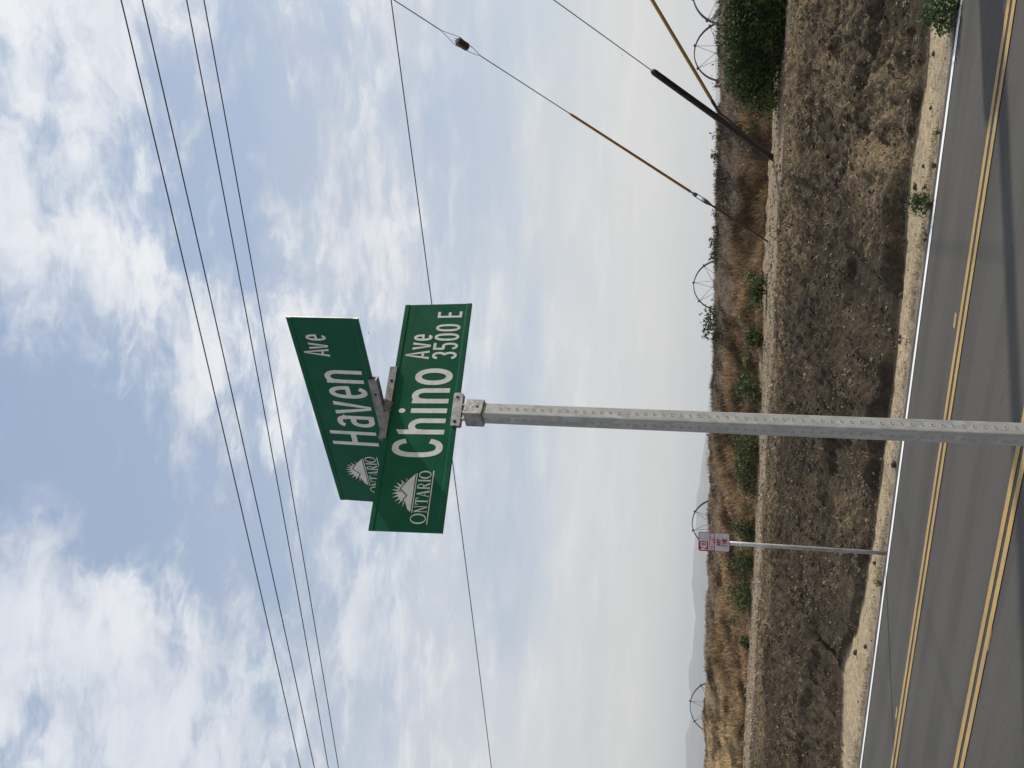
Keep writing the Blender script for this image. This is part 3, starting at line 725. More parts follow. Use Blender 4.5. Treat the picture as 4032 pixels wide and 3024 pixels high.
def dot(fr, uu, vv, off, rad, mt, name, parent):
    c, u, v, nn = fr; mb = MB(); p = c + u * (uu - 15) * IN + v * (vv - 4.5) * IN
    mb.tube([p + nn * (off - 0.002), p + nn * (off + 0.0012)], rad, 12); return mb.build(name, mt, parent)
lower = channel('post_cap_clamp', FC, 13.05, 17.32, -0.48, 0.70, 0.0042, 0.011, m_alu, 0.14)
for uu, vv, mt in ((13.55, 0.18, m_hole), (16.75, 0.20, m_bolt)): dot(FC, uu, vv, 0.0112, 0.0048, mt, 'set_screw', sign)
# square sleeve that slips over the post, with the two webs up to the clamp
SL = 0.0595; sl_top = POST_TOP + up * 0.030; mb = MB()
mb.prism([(-SL / 2, -SL / 2), (SL / 2, -SL / 2), (SL / 2, SL / 2), (-SL / 2, SL / 2)], sl_top - up * 0.058, (f1, f2, up), 0.058)
slv = mb.build('post_cap', m_alud, sign)
bv = slv.modifiers.new('edge', 'BEVEL'); bv.width = 0.002; bv.segments = 2
mb = MB()
for s_ in (-0.028, 0.0, 0.028):
    o_ = sl_top + FC[1] * s_ * 0.8
    mb.prism([(-0.012, 0.0003), (0.012, 0.0003), (0.0095, 0.0135), (-0.0095, 0.0135)], o_ - FC[1] * 0.002, (FC[3], up, FC[1]), 0.004)
mb.build('cap_web', m_alu, sign)
for nrm, tan in ((-f1, f2), (-f2, f1)):
    mb = MB(); p = sl_top - up * 0.040 + nrm * (SL / 2); mb.tube([p - nrm * 0.002, p + nrm * 0.0012], 0.0042, 12); mb.build('set_screw', m_bolt, sign)
# cross bracket between the two blades
xb = channel('cross_bracket', FC, 11.35, 20.95, 8.62, 9.55, 0.0042, 0.0105, m_alud, 0.0, 'hi')
xh = channel('cross_bracket', FH, 11.45, 21.2, -0.62, 0.45, 0.0042, 0.0105, m_alud, 0.0, 'lo')
mb = MB(); cA = FC[0] + FC[2] * (9.55 - 4.5) * IN + FC[1] * 0.03; cB = FH[0] + FH[2] * (-0.62 - 4.5) * IN + FH[1] * 0.03
mb.tube([cA - up * 0.004, (cA + cB) / 2, cB + up * 0.004], [0.026, 0.022, 0.026], 16); mb.build('bracket_hub', m_alud, sign)
dot(FC, 19.0, 9.05, 0.0107, 0.0045, m_hole, 'set_screw', sign); dot(FH, 19.0, -0.1, 0.0107, 0.0035, m_hole, 'set_screw', sign); dot(FH, 14.5, -0.1, 0.0107, 0.0035, m_hole, 'set_screw', sign)

# ------------------------------------------------------------------ no stopping sign
m_pole = wear('galvanised_tube', (0.48, 0.49, 0.49), (0.36, 0.36, 0.355), 25, 0.5, 0.5, stretch=(1, 1, 0.2))
m_sgray = wear('greyed_white_sheeting', (0.44, 0.44, 0.45), (0.38, 0.38, 0.39), 12, 0.5)
m_sred = wear('dark_red_sign_paint', (0.33, 0.012, 0.030), (0.25, 0.010, 0.025), 12, 0.5)
m_spink = wear('faded_red_sign_paint', (0.33, 0.035, 0.105), (0.26, 0.04, 0.10), 20, 0.5)
m_ledge = wear('sign_back', (0.42, 0.42, 0.42), (0.34, 0.34, 0.34), 12, 0.5, 0.5)
NB = at_z(3482, 2178, 0.0)
ns = empty('no_stopping_sign', tuple(NB), 'small red and white no stopping sign on a slim steel post beside the road', 'road sign')
dep = float((NB - CP) @ CF)
pc = at_t(2811.5, 2134, dep * 0.992); pr_ = at_t(2813, 2097.5, dep * 0.992); 
NW, NH = 0.278, 0.447
yw = math.atan2(-pc[0], pc[1]) + math.radians(6); NU = np.array([math.cos(yw), math.sin(yw), 0.0]); NN = np.array([math.sin(yw), -math.cos(yw), 0.0])
NU = NU * math.cos(0.035) - np.array([0, 0, 1.0]) * math.sin(0.035) * -0.3; NU /= np.linalg.norm(NU); NV = np.cross(NN, NU)
ptop = at_t(2775, 2133, dep) ; mb = MB(); pb = NB + np.array([0, 0, -0.3]); pt = np.array([pc[0], pc[1], pc[2] + 0.20]) - NN * 0.036
mb.tube([pb, NB + (pt - NB) * 0.5, pt], 0.031, 14); mb.build('post', m_pole, ns, smooth=True)
def rrect(w, h, r, n=5):
    out = []
    for cx_, cy_, a0 in ((w / 2 - r, h / 2 - r, 0), (-w / 2 + r, h / 2 - r, 90), (-w / 2 + r, -h / 2 + r, 180), (w / 2 - r, -h / 2 + r, 270)):
        for k in range(n + 1):
            a_ = math.radians(a0 + 90 * k / n); out.append((cx_ + r * math.cos(a_), cy_ + r * math.sin(a_)))
    return out
AX = (NU, NV, NN)
mb = MB(); mb.prism(rrect(NW, NH, 0.03), pc, AX, 0.003); panel = mb.build('panel', m_ledge, ns)
def layer(name, pts, z, mt):
    mb = MB(); mb.prism(pts, pc + NN * z, AX, 0.0006); o = mb.build(name, mt, panel); o.matrix_parent_inverse = Matrix.Identity(4); return o
layer('border', rrect(NW, NH, 0.03), 0.0032, m_spink); layer('face', rrect(NW - 0.018, NH - 0.018, 0.024), 0.004, m_sgray)
layer('red_block', [(-NW / 2 + 0.009, 0.088), (0.0, 0.088), (0.0, NH / 2 - 0.009), (-NW / 2 + 0.009, NH / 2 - 0.009)], 0.0048, m_sred)
layer('red_band', [(-NW / 2 + 0.009, -0.012), (NW / 2 - 0.009, -0.012), (NW / 2 - 0.009, 0.064), (-NW / 2 + 0.009, 0.064)], 0.0048, m_spink)
F5 = {'N': [[(0, 0), (0, 1), (1, 0), (1, 1)]], 'O': [[(0, 0), (1, 0), (1, 1), (0, 1), (0, 0)]], 'S': [[(1, .9), (.8, 1), (0, 1), (0, .5), (1, .5), (1, 0), (0, 0), (0, .1)]], 'T': [[(.5, 0), (.5, 1)], [(0, 1), (1, 1)]],
      'P': [[(0, 0), (0, 1), (1, 1), (1, .5), (0, .5)]], 'I': [[(.5, 0), (.5, 1)]], 'G': [[(1, .85), (1, 1), (0, 1), (0, 0), (1, 0), (1, .5), (.55, .5)]], 'A': [[(0, 0), (.5, 1), (1, 0)], [(.2, .35), (.8, .35)]],
      'Y': [[(0, 1), (.5, .5), (1, 1)], [(.5, .5), (.5, 0)]], 'M': [[(0, 0), (0, 1), (.5, .4), (1, 1), (1, 0)]], 'E': [[(1, 0), (0, 0), (0, 1), (1, 1)], [(0, .5), (.8, .5)]]}
def block_text(name, s_, x0, x1, y0, y1, w, mt):
    mb = MB(); n = len(s_); cw = (x1 - x0) / n; k = 0
    for i, ch in enumerate(s_):
        for pl_ in F5[ch]:
            for (a, b_), (c_, d_) in zip(pl_[:-1], pl_[1:]):
                p = np.array([x0 + cw * (i + .12 + .66 * a), y0 + (y1 - y0) * b_]); q = np.array([x0 + cw * (i + .12 + .66 * c_), y0 + (y1 - y0) * d_])
                t_ = (q - p) / (np.linalg.norm(q - p) + 1e-9); n_ = np.array([-t_[1], t_[0]]) * w / 2; e = t_ * w / 2; k += 1
                z = 0.0056 + 0.00008 * (k % 7)
                mb.add([pc + NU * v_[0] + NV * v_[1] + NN * z for v_ in (p - e - n_, q + e - n_, q + e + n_, p - e + n_)], [(0, 1, 2, 3)])
    o = mb.build(name, mt, panel); o.matrix_parent_inverse = Matrix.Identity(4)
m_sw = mat('pale_letters', (0.62, 0.55, 0.58), 0.5)[0]
block_text('lettering', 'NO', -0.122, -0.008, 0.112, 0.186, 0.013, m_sw)
block_text('lettering', 'STOPPING', -0.120, 0.124, 0.002, 0.050, 0.0085, m_sw)
block_text('lettering', 'ANY', -0.052, 0.052, -0.092, -0.040, 0.011, m_sred)
block_text('lettering', 'TIME', -0.060, 0.060, -0.180, -0.122, 0.011, m_sred)
for yy in (0.19, -0.2):
    mb = MB(); p = pc + NV * yy + NN * 0.005; mb.tube([p, p + NN * 0.004], 0.007, 8); mb.build('bolt', m_ledge, ns)

# ------------------------------------------------------------------ utility pole (just out of the picture, its shadow crosses the road), wires and guys
m_wood = wear('creosoted_pole_wood', (0.10, 0.070, 0.048), (0.17, 0.12, 0.085), 14, 0.9, bump=0.4, bscale=40, stretch=(1, 1, 0.08))
m_wire = wear('weathered_wire', (0.035, 0.038, 0.045), (0.06, 0.06, 0.065), 3, 0.6, 0.4)
m_strand = wear('galvanised_guy_strand', (0.14, 0.145, 0.155), (0.09, 0.09, 0.10), 30, 0.5, 0.7)
m_guardy = wear('amber_guy_guard', (0.42, 0.21, 0.045), (0.34, 0.17, 0.05), 6, 0.55)
m_guardy2 = wear('yellow_guy_guard', (0.47, 0.28, 0.055), (0.38, 0.23, 0.06), 6, 0.55)
m_black = wear('black_plastic_guard', (0.010, 0.010, 0.011), (0.022, 0.021, 0.022), 8, 0.55)
m_porc = wear('brown_porcelain', (0.035, 0.018, 0.015), (0.05, 0.028, 0.022), 30, 0.3, spec=0.6)
m_tank = wear('grey_transformer_paint', (0.30, 0.31, 0.31), (0.24, 0.25, 0.25), 8, 0.5)
PB = np.array([4.33, 12.9, 0.0]); WZ = 11.1
def utility_pole(base, label, cans):
    e = empty('utility_pole', (base[0], base[1], gz(base[0], base[1])), label, 'utility pole')
    z0 = gz(base[0], base[1]) - 0.5
    mb = MB(); mb.tube([(base[0], base[1], z0), (base[0], base[1], 6), (base[0], base[1], 13.1)], [0.165, 0.14, 0.115], 14); mb.build('pole', m_wood, e, smooth=True)
    mb = MB(); mb.box((base[0] - 0.19, base[1] + 0.15, WZ - 0.22), 0.11, 2.9, 0.14); mb.build('crossarm', m_wood, e)
    for yy in (11.95, 12.45, 13.646, 14.16):
        mb = MB(); y_ = base[1] + yy - 12.9
        mb.tube([(base[0] - 0.19, y_, WZ - 0.148), (base[0] - 0.19, y_, WZ - 0.10), (base[0] - 0.19, y_, WZ - 0.05), (base[0] - 0.19, y_, WZ - 0.012)], [0.02, 0.06, 0.045, 0.025], 10); mb.build('insulator', m_porc, e, smooth=True)
    if cans:
        for (ox, oy, zc) in ((-0.22, 0.24, 4.55), (0.22, -0.27, 3.95)):
            mb = MB(); mb.tube([(base[0] + ox, base[1] + oy, zc - 0.5), (base[0] + ox, base[1] + oy, zc + 0.42), (base[0] + ox, base[1] + oy, zc + 0.52)], [0.21, 0.21, 0.10], 18); mb.build('transformer_tank', m_tank, e, smooth=False)
            mb = MB(); mb.box((base[0] + ox * 0.55, base[1] + oy * 0.55, zc), 0.12, 0.12, 0.3); mb.build('tank_bracket', m_tank, e)
    return e
utility_pole(PB, 'tall wooden utility pole with two grey transformers holding the guy wires', True)
P2X = -44.0
utility_pole(np.array([P2X, 12.9, 0]), 'plain wooden utility pole at the far end of the overhead wires', False)
def wire_line(y0, z0, y1, z1, xa, xb, sag, rad, label, group):
    mb = MB(); pts = []
    for k in range(41):
        s_ = k / 40; x = xa + (xb - xa) * s_
        pts.append((x, y0 + (y1 - y0) * s_, z0 + (z1 - z0) * s_ - 4 * sag * s_ * (1 - s_)))
    mb.tube(pts, rad, 6); o = mb.build('overhead_wire', m_wire, None, smooth=True); tag(o, label, 'wire', group); return o
WPX = [((477, 0), (1183, 3024)), ((560, 0), (1238, 3024)), ((735, 0), (1293, 3024)), ((803, 0), (1333, 3024))]
WLAB = ['highest of four parallel overhead power wires', 'second highest of four parallel overhead power wires', 'third of four parallel overhead power wires', 'lowest of four parallel overhead power wires']
for (a_, b_), yy, lab in zip(WPX, (11.95, 12.45, 13.646, 14.16), WLAB):
    p = at_y(*a_, yy); q = at_y(*b_, yy)
    # parabola through the two sighted points with the pole ends fixed by a common sag
    xs3 = np.array([PB[0] - 0.19, p[0], q[0], P2X - 0.19]); span = xs3[0] - xs3[3]; sag = 0.30
    s1, s2 = (xs3[0] - p[0]) / span, (xs3[0] - q[0]) / span
    A_ = np.array([[1 - s1, s1], [1 - s2, s2]]); rhs = np.array([p[2] + 4 * sag * s1 * (1 - s1), q[2] + 4 * sag * s2 * (1 - s2)])
    za, zb = np.linalg.solve(A_, rhs)
    wire_line(yy, za, yy, zb, xs3[0], xs3[3], sag, 0.0105, lab, 'power wires along the road')
p = at_y(1540, 0, 12.75); q = at_y(1935, 3024, 12.75); span = PB[0] - P2X; sag = 0.2
s1, s2 = (PB[0] - p[0]) / span, (PB[0] - q[0]) / span
za, zb = np.linalg.solve(np.array([[1 - s1, s1], [1 - s2, s2]]), np.array([p[2] + 4 * sag * s1 * (1 - s1), q[2] + 4 * sag * s2 * (1 - s2)]))
wire_line(12.75, za, 12.75, zb, PB[0], P2X, sag, 0.0085, 'single lower wire passing behind the green street sign', None)

def guy_plane_z(a, b_):
    n_ = np.cross(ray(*a), ray(*b_)); return EYE - (n_[:2] @ PB[:2]) / n_[2]
def on_line(A, B, px, py):
    """point of the line A-B seen nearest to the pixel"""
    r = ray(px, py); r = r / np.linalg.norm(r); u_ = (B - A) / np.linalg.norm(B - A); w0 = A - CP
    b_ = u_ @ r; return A + u_ * ((b_ * (r @ w0) - (u_ @ w0)) / (1 - b_ * b_))
def ground_hit(px, py, z=0.0, ymin=10.9, ymax=31.0):
    """first point where the sight line meets the ground"""
    yy = np.arange(ymin, ymax, 0.02); r = ray(px, py); X = CP[0] + r[0] * yy / r[1]; Zr = CP[2] + r[2] * yy / r[1]; Zg = ground_z(X, yy)
    hit = np.nonzero(Zr <= Zg)[0]; k = hit[0] if len(hit) else len(yy) - 1
    return np.array([X[k], yy[k], Zg[k]])
A0 = ground_hit(3025, 952, ymin=22); A1 = np.array([PB[0], PB[1], guy_plane_z((3025, 952), (1552, 0))])
ga = empty('guy_wire', tuple(A0), 'guy wire with long amber guard, turnbuckle and bare anchor rod', 'guy wire')
q = lambda x, y: on_line(A0, A1, x, y)
ud = (A1 - A0) / np.linalg.norm(A1 - A0)
ins = q(1822, 172); e0, e1 = ins - ud * 0.22, ins + ud * 0.22
sd_ = np.cross(ud, ins - CP); sd_ /= np.linalg.norm(sd_)
mb = MB(); mb.tube([e1 + ud * 0.36, A1], 0.011, 6); mb.tube([e1 + ud * .36, e1 + sd_ * 0.095 - ud * .1, e0 + sd_ * .05], 0.006, 5); mb.tube([e1 + ud * .36, e1 - sd_ * 0.095 - ud * .1, e0 - sd_ * .05], 0.006, 5)
mb.tube([e0 - ud * 0.30, e0 + sd_ * 0.06, e1 + sd_ * .02], 0.006, 5); mb.tube([e0 - ud * 0.30, e0 - sd_ * 0.06, e1 - sd_ * .02], 0.006, 5)
gtop = q(2247, 441); gbot = q(2728, 740)
mb.tube([e0 - ud * 0.30, gbot - ud * 0.15], 0.011, 6); mb.build('strand', m_strand, ga)
mb = MB(); mb.tube([ins - ud * 0.15, ins - ud * 0.12, ins + ud * 0.12, ins + ud * 0.15], [0.06, 0.088, 0.088, 0.06], 12); mb.build('strain_insulator', m_porc, ga)
mb = MB(); mb.tube([gtop, gtop - ud * 0.08, gbot], [0.02, 0.030, 0.036], 10); mb.build('guard', m_guardy, ga, smooth=True)
tb0, tb1 = q(2745, 751), q(2782, 778)
mb = MB(); mb.tube([gbot, tb0], 0.022, 6); mb.tube([tb0 + ud * .06, tb0 - ud * .06], 0.05, 8)
for sg in (1, -1): mb.tube([tb0 + sd_ * sg * 0.045, tb1 + sd_ * sg * 0.045], 0.012, 6)
mb.tube([tb1 + ud * .06, tb1 - ud * .10, tb1 - ud * .3], [0.062, 0.06, 0.03], 8); mb.build('turnbuckle', m_strand, ga)
m_rod = wear('rusty_anchor_rod', (0.05, 0.043, 0.04), (0.09, 0.07, 0.06), 12, 0.7, 0.4)
mb = MB(); mb.tube([tb1 - ud * .28, A0 + ud * 0.0 - ud * 0.35], 0.026, 8); mb.build('anchor_rod', m_rod, ga)
B0 = ground_hit(3044, 622, ymin=22); B1 = np.array([PB[0], PB[1], guy_plane_z((3040, 615), (2185, 0))])
gb = empty('guy_wire', tuple(B0), 'guy wire sleeved in a thick black tube guard reaching the ground', 'guy wire')
ud = (B1 - B0) / np.linalg.norm(B1 - B0); bt = on_line(B0, B1, 2577, 268)
mb = MB(); mb.tube([bt - ud * .2, B1], 0.011, 6); mb.build('strand', m_strand, gb)
mb = MB(); mb.tube([bt, bt - ud * 0.06, B0 - ud * 0.25], [0.055, 0.075, 0.085], 14); mb.build('guard', m_black, gb, smooth=True)
C0p = on_line(B0, B1, 2832, 446); C1 = np.array([PB[0], PB[1], guy_plane_z((2830, 440), (2568, 0))])
C0 = at_t(2832, 444, float((C0p - CP) @ CF) + 0.16)
gc = empty('guy_wire', tuple(B0), 'guy wire with yellow guard meeting the black tube guard near its middle', 'guy wire')
ud = (C1 - C0) / np.linalg.norm(C1 - C0); ct = on_line(C0, C1, 2795, 390)
mb = MB(); mb.tube([ct, C1], 0.012, 6); mb.build('strand', m_strand, gc)
mb = MB(); mb.tube([ct, ct + ud * 4.6 * 1.0, ct + ud * 6.2], [0.042, 0.038, 0.030], 10); mb.build('guard', m_guardy2, gc, smooth=True)
mb = MB(); bd = (B0 - B1) / np.linalg.norm(B0 - B1); off = C0 - C0p; ge = CP + (B0 + bd * 0.3 - CP) * 1.008; mb.tube([ct, ct - ud * .18, C0 - ud * .02, C0 + bd * .25, ge], [0.03, 0.045, 0.03, 0.022, 0.022], 8); mb.build('anchor_rod', m_rod, gc)

# ------------------------------------------------------------------ irrigation wheels in the field beyond the bank
m_rim = wear('weathered_wheel_steel', (0.085, 0.08, 0.085), (0.05, 0.047, 0.05), 10, 0.6, 0.3)
m_pipe = wear('aluminium_pipe', (0.46, 0.47, 0.46), (0.38, 0.38, 0.37), 10, 0.5, 0.6)
def wheel(px, py, t, R, label, ph, turn):
    c = at_t(px, py, t); rp = R * FPX / t
    zf = c[2] - R
    e = empty('irrigation_wheel', (c[0], c[1], c[2] - R), label, 'wheel', 'irrigation wheels')
    a_ = math.atan2(c[1], c[0]) + math.radians(turn); ax = np.array([math.cos(a_), math.sin(a_), 0.0]); h = np.array([-ax[1], ax[0], 0.0]); k_ = np.array([0, 0, 1.0])
    mb = MB(); n = 56; vs = []
    for i in range(n):
        th = 2 * math.pi * i / n; dr = h * math.cos(th) + k_ * math.sin(th)
        for (rr, zz) in ((R, 0.085), (R - 0.035, 0.085), (R - 0.02, 0), (R - 0.035, -0.085), (R, -0.085), (R + 0.012, 0)): vs.append(c + dr * rr + ax * zz)
    mb.add(vs, [(i * 6 + j, i * 6 + (j + 1) % 6, ((i + 1) % n) * 6 + (j + 1) % 6, ((i + 1) % n) * 6 + j) for i in range(n) for j in range(6)]); mb.build('rim', m_rim, e)
    mb = MB(); mb.tube([c - ax * 0.2, c - ax * .16, c + ax * .16, c + ax * 0.2], [0.30, 0.38, 0.38, 0.30], 16); mb.build('hub', m_rim, e)
    mb = MB(); mb.tube([c - ax * 1.6, c + ax * 1.6], 0.064, 10); mb.build('axle_pipe', m_pipe, e)
    for i in range(8):
        th = ph + i * math.pi / 4; dr = h * math.cos(th) + k_ * math.sin(th)
        for off in (-0.21, 0.21):
            d2 = h * math.cos(th + off * 3.4) + k_ * math.sin(th + off * 3.4)
            mb = MB(); mb.tube([c + dr * (R - 0.02), c + d2 * 0.36 + ax * 0.1 * math.copysign(1, off)], 0.010, 6); mb.build('spoke', m_rim, e)
        mb = MB(); mb.box(c + dr * (R + 0.01), 0.10, 0.16, 0.07, (dr, ax, np.cross(dr, ax))); mb.build('rim_clamp', m_rim, e)
    return e, c
WL = 'large spoked steel irrigation wheel standing in the field behind the weedy bank'
w4, c4 = wheel(2857, 201, 38, 1.40, 'spoked irrigation wheel above the big dark green bush', 0.25, 24)
w3, c3 = wheel(2838, 1122, 44, 1.40, 'spoked irrigation wheel behind leafy sprigs on the bank crest', 0.10, 20)
w2, c2 = wheel(2832, 2062, 44, 1.40, 'spoked irrigation wheel partly behind the no stopping sign', 0.45, 22)
w1, c1 = wheel(2819, 2787, 48, 1.46, 'spoked irrigation wheel in front of the hills where the bank is pale straw', 0.15, 14)
w5, c5 = wheel(2872, -40, 33, 1.42, 'spoked irrigation wheel with a pale pipe stub beside it, above the bush', 0.62, 28)
mb = MB(); p0, p1 = at_t(2803, 76, 32.6), at_t(2850, 20, 33.6)
mb.tube([p0, p0 + (p1 - p0) * .08, p1, p1 + np.array([0.2, 0, -1.35])], [0.075, 0.105, 0.105, 0.10], 12); mb.build('pipe_stub', m_pipe, w5)

# ------------------------------------------------------------------ vegetation
m_leaf = attr_mat('green_leaves', 0.6, 0.15, 0.3, 12)
m_dry = attr_mat('dry_weeds', 0.9, 0.15, 0.2, 6)
m_stem = wear('woody_stem', (0.10, 0.075, 0.045), (0.16, 0.12, 0.07), 20, 0.9)
def blades(name, P, L, W, D, cols, mt, bend=0.35, parent=None, origin=None):
    """P base points, L lengths, W widths, D unit directions -> bent two-segment blades"""
    n = len(P); az = rng.uniform(0, 2 * np.pi, n); s = np.c_[np.cos(az), np.sin(az), np.zeros(n)]
    b_ = np.c_[rng.normal(0, 1, n), rng.normal(0, 1, n), -np.abs(rng.normal(0, .6, n))] * bend
    mid = P + D * (L * 0.55)[:, None]; tip = mid + (D + b_) * (L * 0.45)[:, None]
    V = np.stack([P - s * W[:, None] / 2, P + s * W[:, None] / 2, mid + s * W[:, None] * .4, mid - s * W[:, None] * .4, tip], 1).reshape(-1, 3)
    i = np.arange(n)[:, None] * 5; F = np.concatenate([i + [[0, 1, 2]], i + [[0, 2, 3]], i + [[3, 2, 4]]])
    c5_ = np.repeat(cols, 5, 0); return np_mesh(name, V, F, mt, c5_, parent=parent, origin=origin)
def pick(n, pal, wts, var=0.25):
    pal = np.array(pal); k = rng.choice(len(pal), n, p=np.array(wts) / np.sum(wts)); return pal[k] * rng.uniform(1 - var, 1 + var, (n, 1))
def updir(n, spread):
    d_ = np.c_[rng.normal(0, spread, n), rng.normal(0, spread, n), np.ones(n)]; return d_ / np.linalg.norm(d_, axis=1)[:, None]
# straw litter on the dark spoil
N = 300000; x = rng.uniform(-26, 2.5, N); y = rng.uniform(12.0, 20.0, N)
keep = (rng.random(N) < straw_mask(x, y) * 0.45 + 0.03) & (y > sand_edge(x) + 0.02); x, y = x[keep], y[keep]; n = len(x)
blades('straw_litter', np.c_[x, y, ground_z(x, y) + 0.004], rng.uniform(0.03, 0.11, n), rng.uniform(0.006, 0.018, n), updir(n, 1.6),
       pick(n, [(0.34, 0.26, 0.155), (0.25, 0.185, 0.11), (0.15, 0.11, 0.07), (0.07, 0.053, 0.037)], [3, 3, 2, 2]), m_dry)
tag(bpy.data.objects['straw_litter'], kind='stuff')
# dry weeds on the bank
N = 320000; x = rng.uniform(-48, 6, N); y = rng.uniform(24.5, 30.8, N)
cl = fbm(x, y, 0.9, 3, 0.55, ox=51); top = sstep(27.7, 28.4, y + (fbm(x, y, 0.5, 3, ox=44) - 0.5) * 1.2) * (1 - 0.6 * sstep(-24, -32, x))
keep = (rng.random(N) < (0.62 + sstep(0.40, 0.62, cl) * 0.38) * (1 - 0.40 * top)) & (y > 24.6 + 1.7 * sstep(-15, -7, x)); x, y, cl, top = x[keep], y[keep], cl[keep], top[keep]; n = len(x)
pale = sstep(-23, -31, x) ; tone = fbm(x, y, 1.3, 3, ox=61)
red = pick(n, [(0.235, 0.145, 0.075), (0.165, 0.098, 0.05), (0.31, 0.22, 0.125), (0.060, 0.038, 0.025)], [3, 3, 2.2, 2.0])
strw = pick(n, [(0.48, 0.37, 0.225), (0.40, 0.295, 0.175), (0.27, 0.195, 0.115)], [3, 3, 1]); grey = pick(n, [(0.19, 0.15, 0.11), (0.11, 0.085, 0.062), (0.27, 0.21, 0.145)], [2, 2, 1])
cw_ = red * (1 - np.maximum(pale, 0.25)[:, None]) + strw * np.maximum(pale, 0.25)[:, None]; tp = (top * (rng.random(n) < 0.85))[:, None]; cw_ = cw_ * (1 - tp) + grey * tp
cw_ = cw_ * np.clip(0.25 + 1.6 * sstep(0.3, 0.7, tone), 0.3, 1.5)[:, None]
blades('dry_bank_weeds', np.c_[x, y, ground_z(x, y) - 0.01], rng.uniform(0.10, 0.40, n) * (0.42 + 0.95 * sstep(0.35, 0.65, cl)) * (1 - 0.5 * top) * (1 - 0.4 * sstep(-24, -32, x)), rng.uniform(0.009, 0.026, n), updir(n, 0.6), cw_, m_dry)
tag(bpy.data.objects['dry_bank_weeds'], kind='stuff')
# thin dry grass on the shoulder beside the asphalt and tufts on the track
N = 9000; x = rng.uniform(-20, 3, N); y = 11.02 + np.abs(rng.normal(0, 0.16, N)); keep = rng.random(N) < sstep(0.45, 0.65, fbm(x, y, 1.6, 3, ox=71)); x, y = x[keep], y[keep]
x2 = rng.uniform(-30, 3, 9000); y2 = rng.uniform(19.2, 24.9, 9000); k2 = rng.random(9000) < sstep(0.5, 0.7, fbm(x2, y2, 1.2, 3, ox=81)); x = np.r_[x, x2[k2]]; y = np.r_[y, y2[k2]]; n = len(x)
blades('shoulder_grass', np.c_[x, y, ground_z(x, y)], rng.uniform(0.02, 0.09, n), rng.uniform(0.004, 0.010, n), updir(n, 0.8), pick(n, [(0.34, 0.27, 0.17), (0.24, 0.2, 0.12), (0.12, 0.14, 0.06)], [3, 2, 1]), m_dry)
tag(bpy.data.objects['shoulder_grass'], kind='stuff')

GREEN = [(0.058, 0.082, 0.028), (0.082, 0.105, 0.036), (0.036, 0.056, 0.020), (0.14, 0.145, 0.06)]
def shrub(name, base, w, h, label, cat='shrub', group=None, leaves=1600, leaf=0.05, pal=GREEN, wts=(3, 3, 2, 1), clumps=18, stems=7, depth=None, upright=0.3, dome=0.55):
    base = np.asarray(base, float); depth = depth or w
    e = empty(name, tuple(base), label, cat, group)
    cc_ = []
    while len(cc_) < clumps:
        q_ = rng.uniform(-1, 1, 3); q_[2] = rng.uniform(0.08, 1)
        if q_[0] ** 2 + q_[1] ** 2 + (q_[2] - 0.15) ** 2 < 0.92: cc_.append(q_)
    cc_ = np.array(cc_) * [w / 2, depth / 2, h * 0.86]
    k = rng.integers(0, clumps, leaves); r_c = min(w, h) * 0.24
    P = cc_[k] + rng.normal(0, 1, (leaves, 3)) * [r_c * 0.62, r_c * .62, r_c * .50]; ns_ = max(6, clumps // 2); sv_ = rng.normal(0, 1, (ns_, 3)); sv_[:, 2] = np.abs(sv_[:, 2]) + 0.35; sv_ /= np.linalg.norm(sv_, axis=1)[:, None]
    nst = int(leaves * 0.16); ks = rng.integers(0, ns_, nst); P[:nst] = sv_[ks] * [w * 0.60, depth * 0.60, h * 1.06] * (rng.uniform(0.45, 1.05, nst) * rng.uniform(0.75, 1.0, ns_)[ks])[:, None] + rng.normal(0, 0.035 * min(w, h), (nst, 3))
    P[:, 2] = np.abs(P[:, 2]) * 0.98 + 0.01
    nrm = rng.normal(0, 1, (leaves, 3)); nrm[:, 2] = np.abs(nrm[:, 2]) + upright; nrm /= np.linalg.norm(nrm, axis=1)[:, None]
    tv = np.cross(nrm, rng.normal(0, 1, (leaves, 3))); tv /= np.linalg.norm(tv, axis=1)[:, None]; bv_ = np.cross(nrm, tv)
    s_ = (leaf * rng.uniform(0.5, 1.25, leaves))[:, None]
    V = np.stack([P - tv * s_, P + bv_ * s_ * .38, P + tv * s_, P - bv_ * s_ * .38], 1).reshape(-1, 3) + base
    F = np.arange(leaves * 4).reshape(-1, 4); cl_ = pick(leaves, pal, wts, 0.3)
    np_mesh('foliage', V, F, m_leaf, np.repeat(cl_, 4, 0), parent=e)
    for j in range(stems):
        tgt = cc_[rng.integers(0, clumps)] + base; mid = base + (tgt - base) * 0.5 + rng.normal(0, 0.06 * w, 3) * [1, 1, 0.3]
        mb = MB(); mb.tube([base + [0, 0, -0.05], mid, tgt], [0.012 * (1 + h), 0.008 * (1 + h), 0.003], 5); mb.build('stem', m_stem, e)
    return e
def shrub_px(px_base, py, width_px, height_px, label, where, **kw):
    """bush whose foot is seen at the pixel; 'where' is the strip of ground it grows on (z guess)"""
    p = ground_hit(px_base, py, ymin=24.6 if where > 1.1 else (19.5 if where > 0.5 else 10.97)); t = float((p - CP) @ CF); p[2] = gz(p[0], p[1])
    return shrub(kw.pop('name', 'shrub'), p, width_px * t / FPX, height_px * t / FPX, label, **kw)
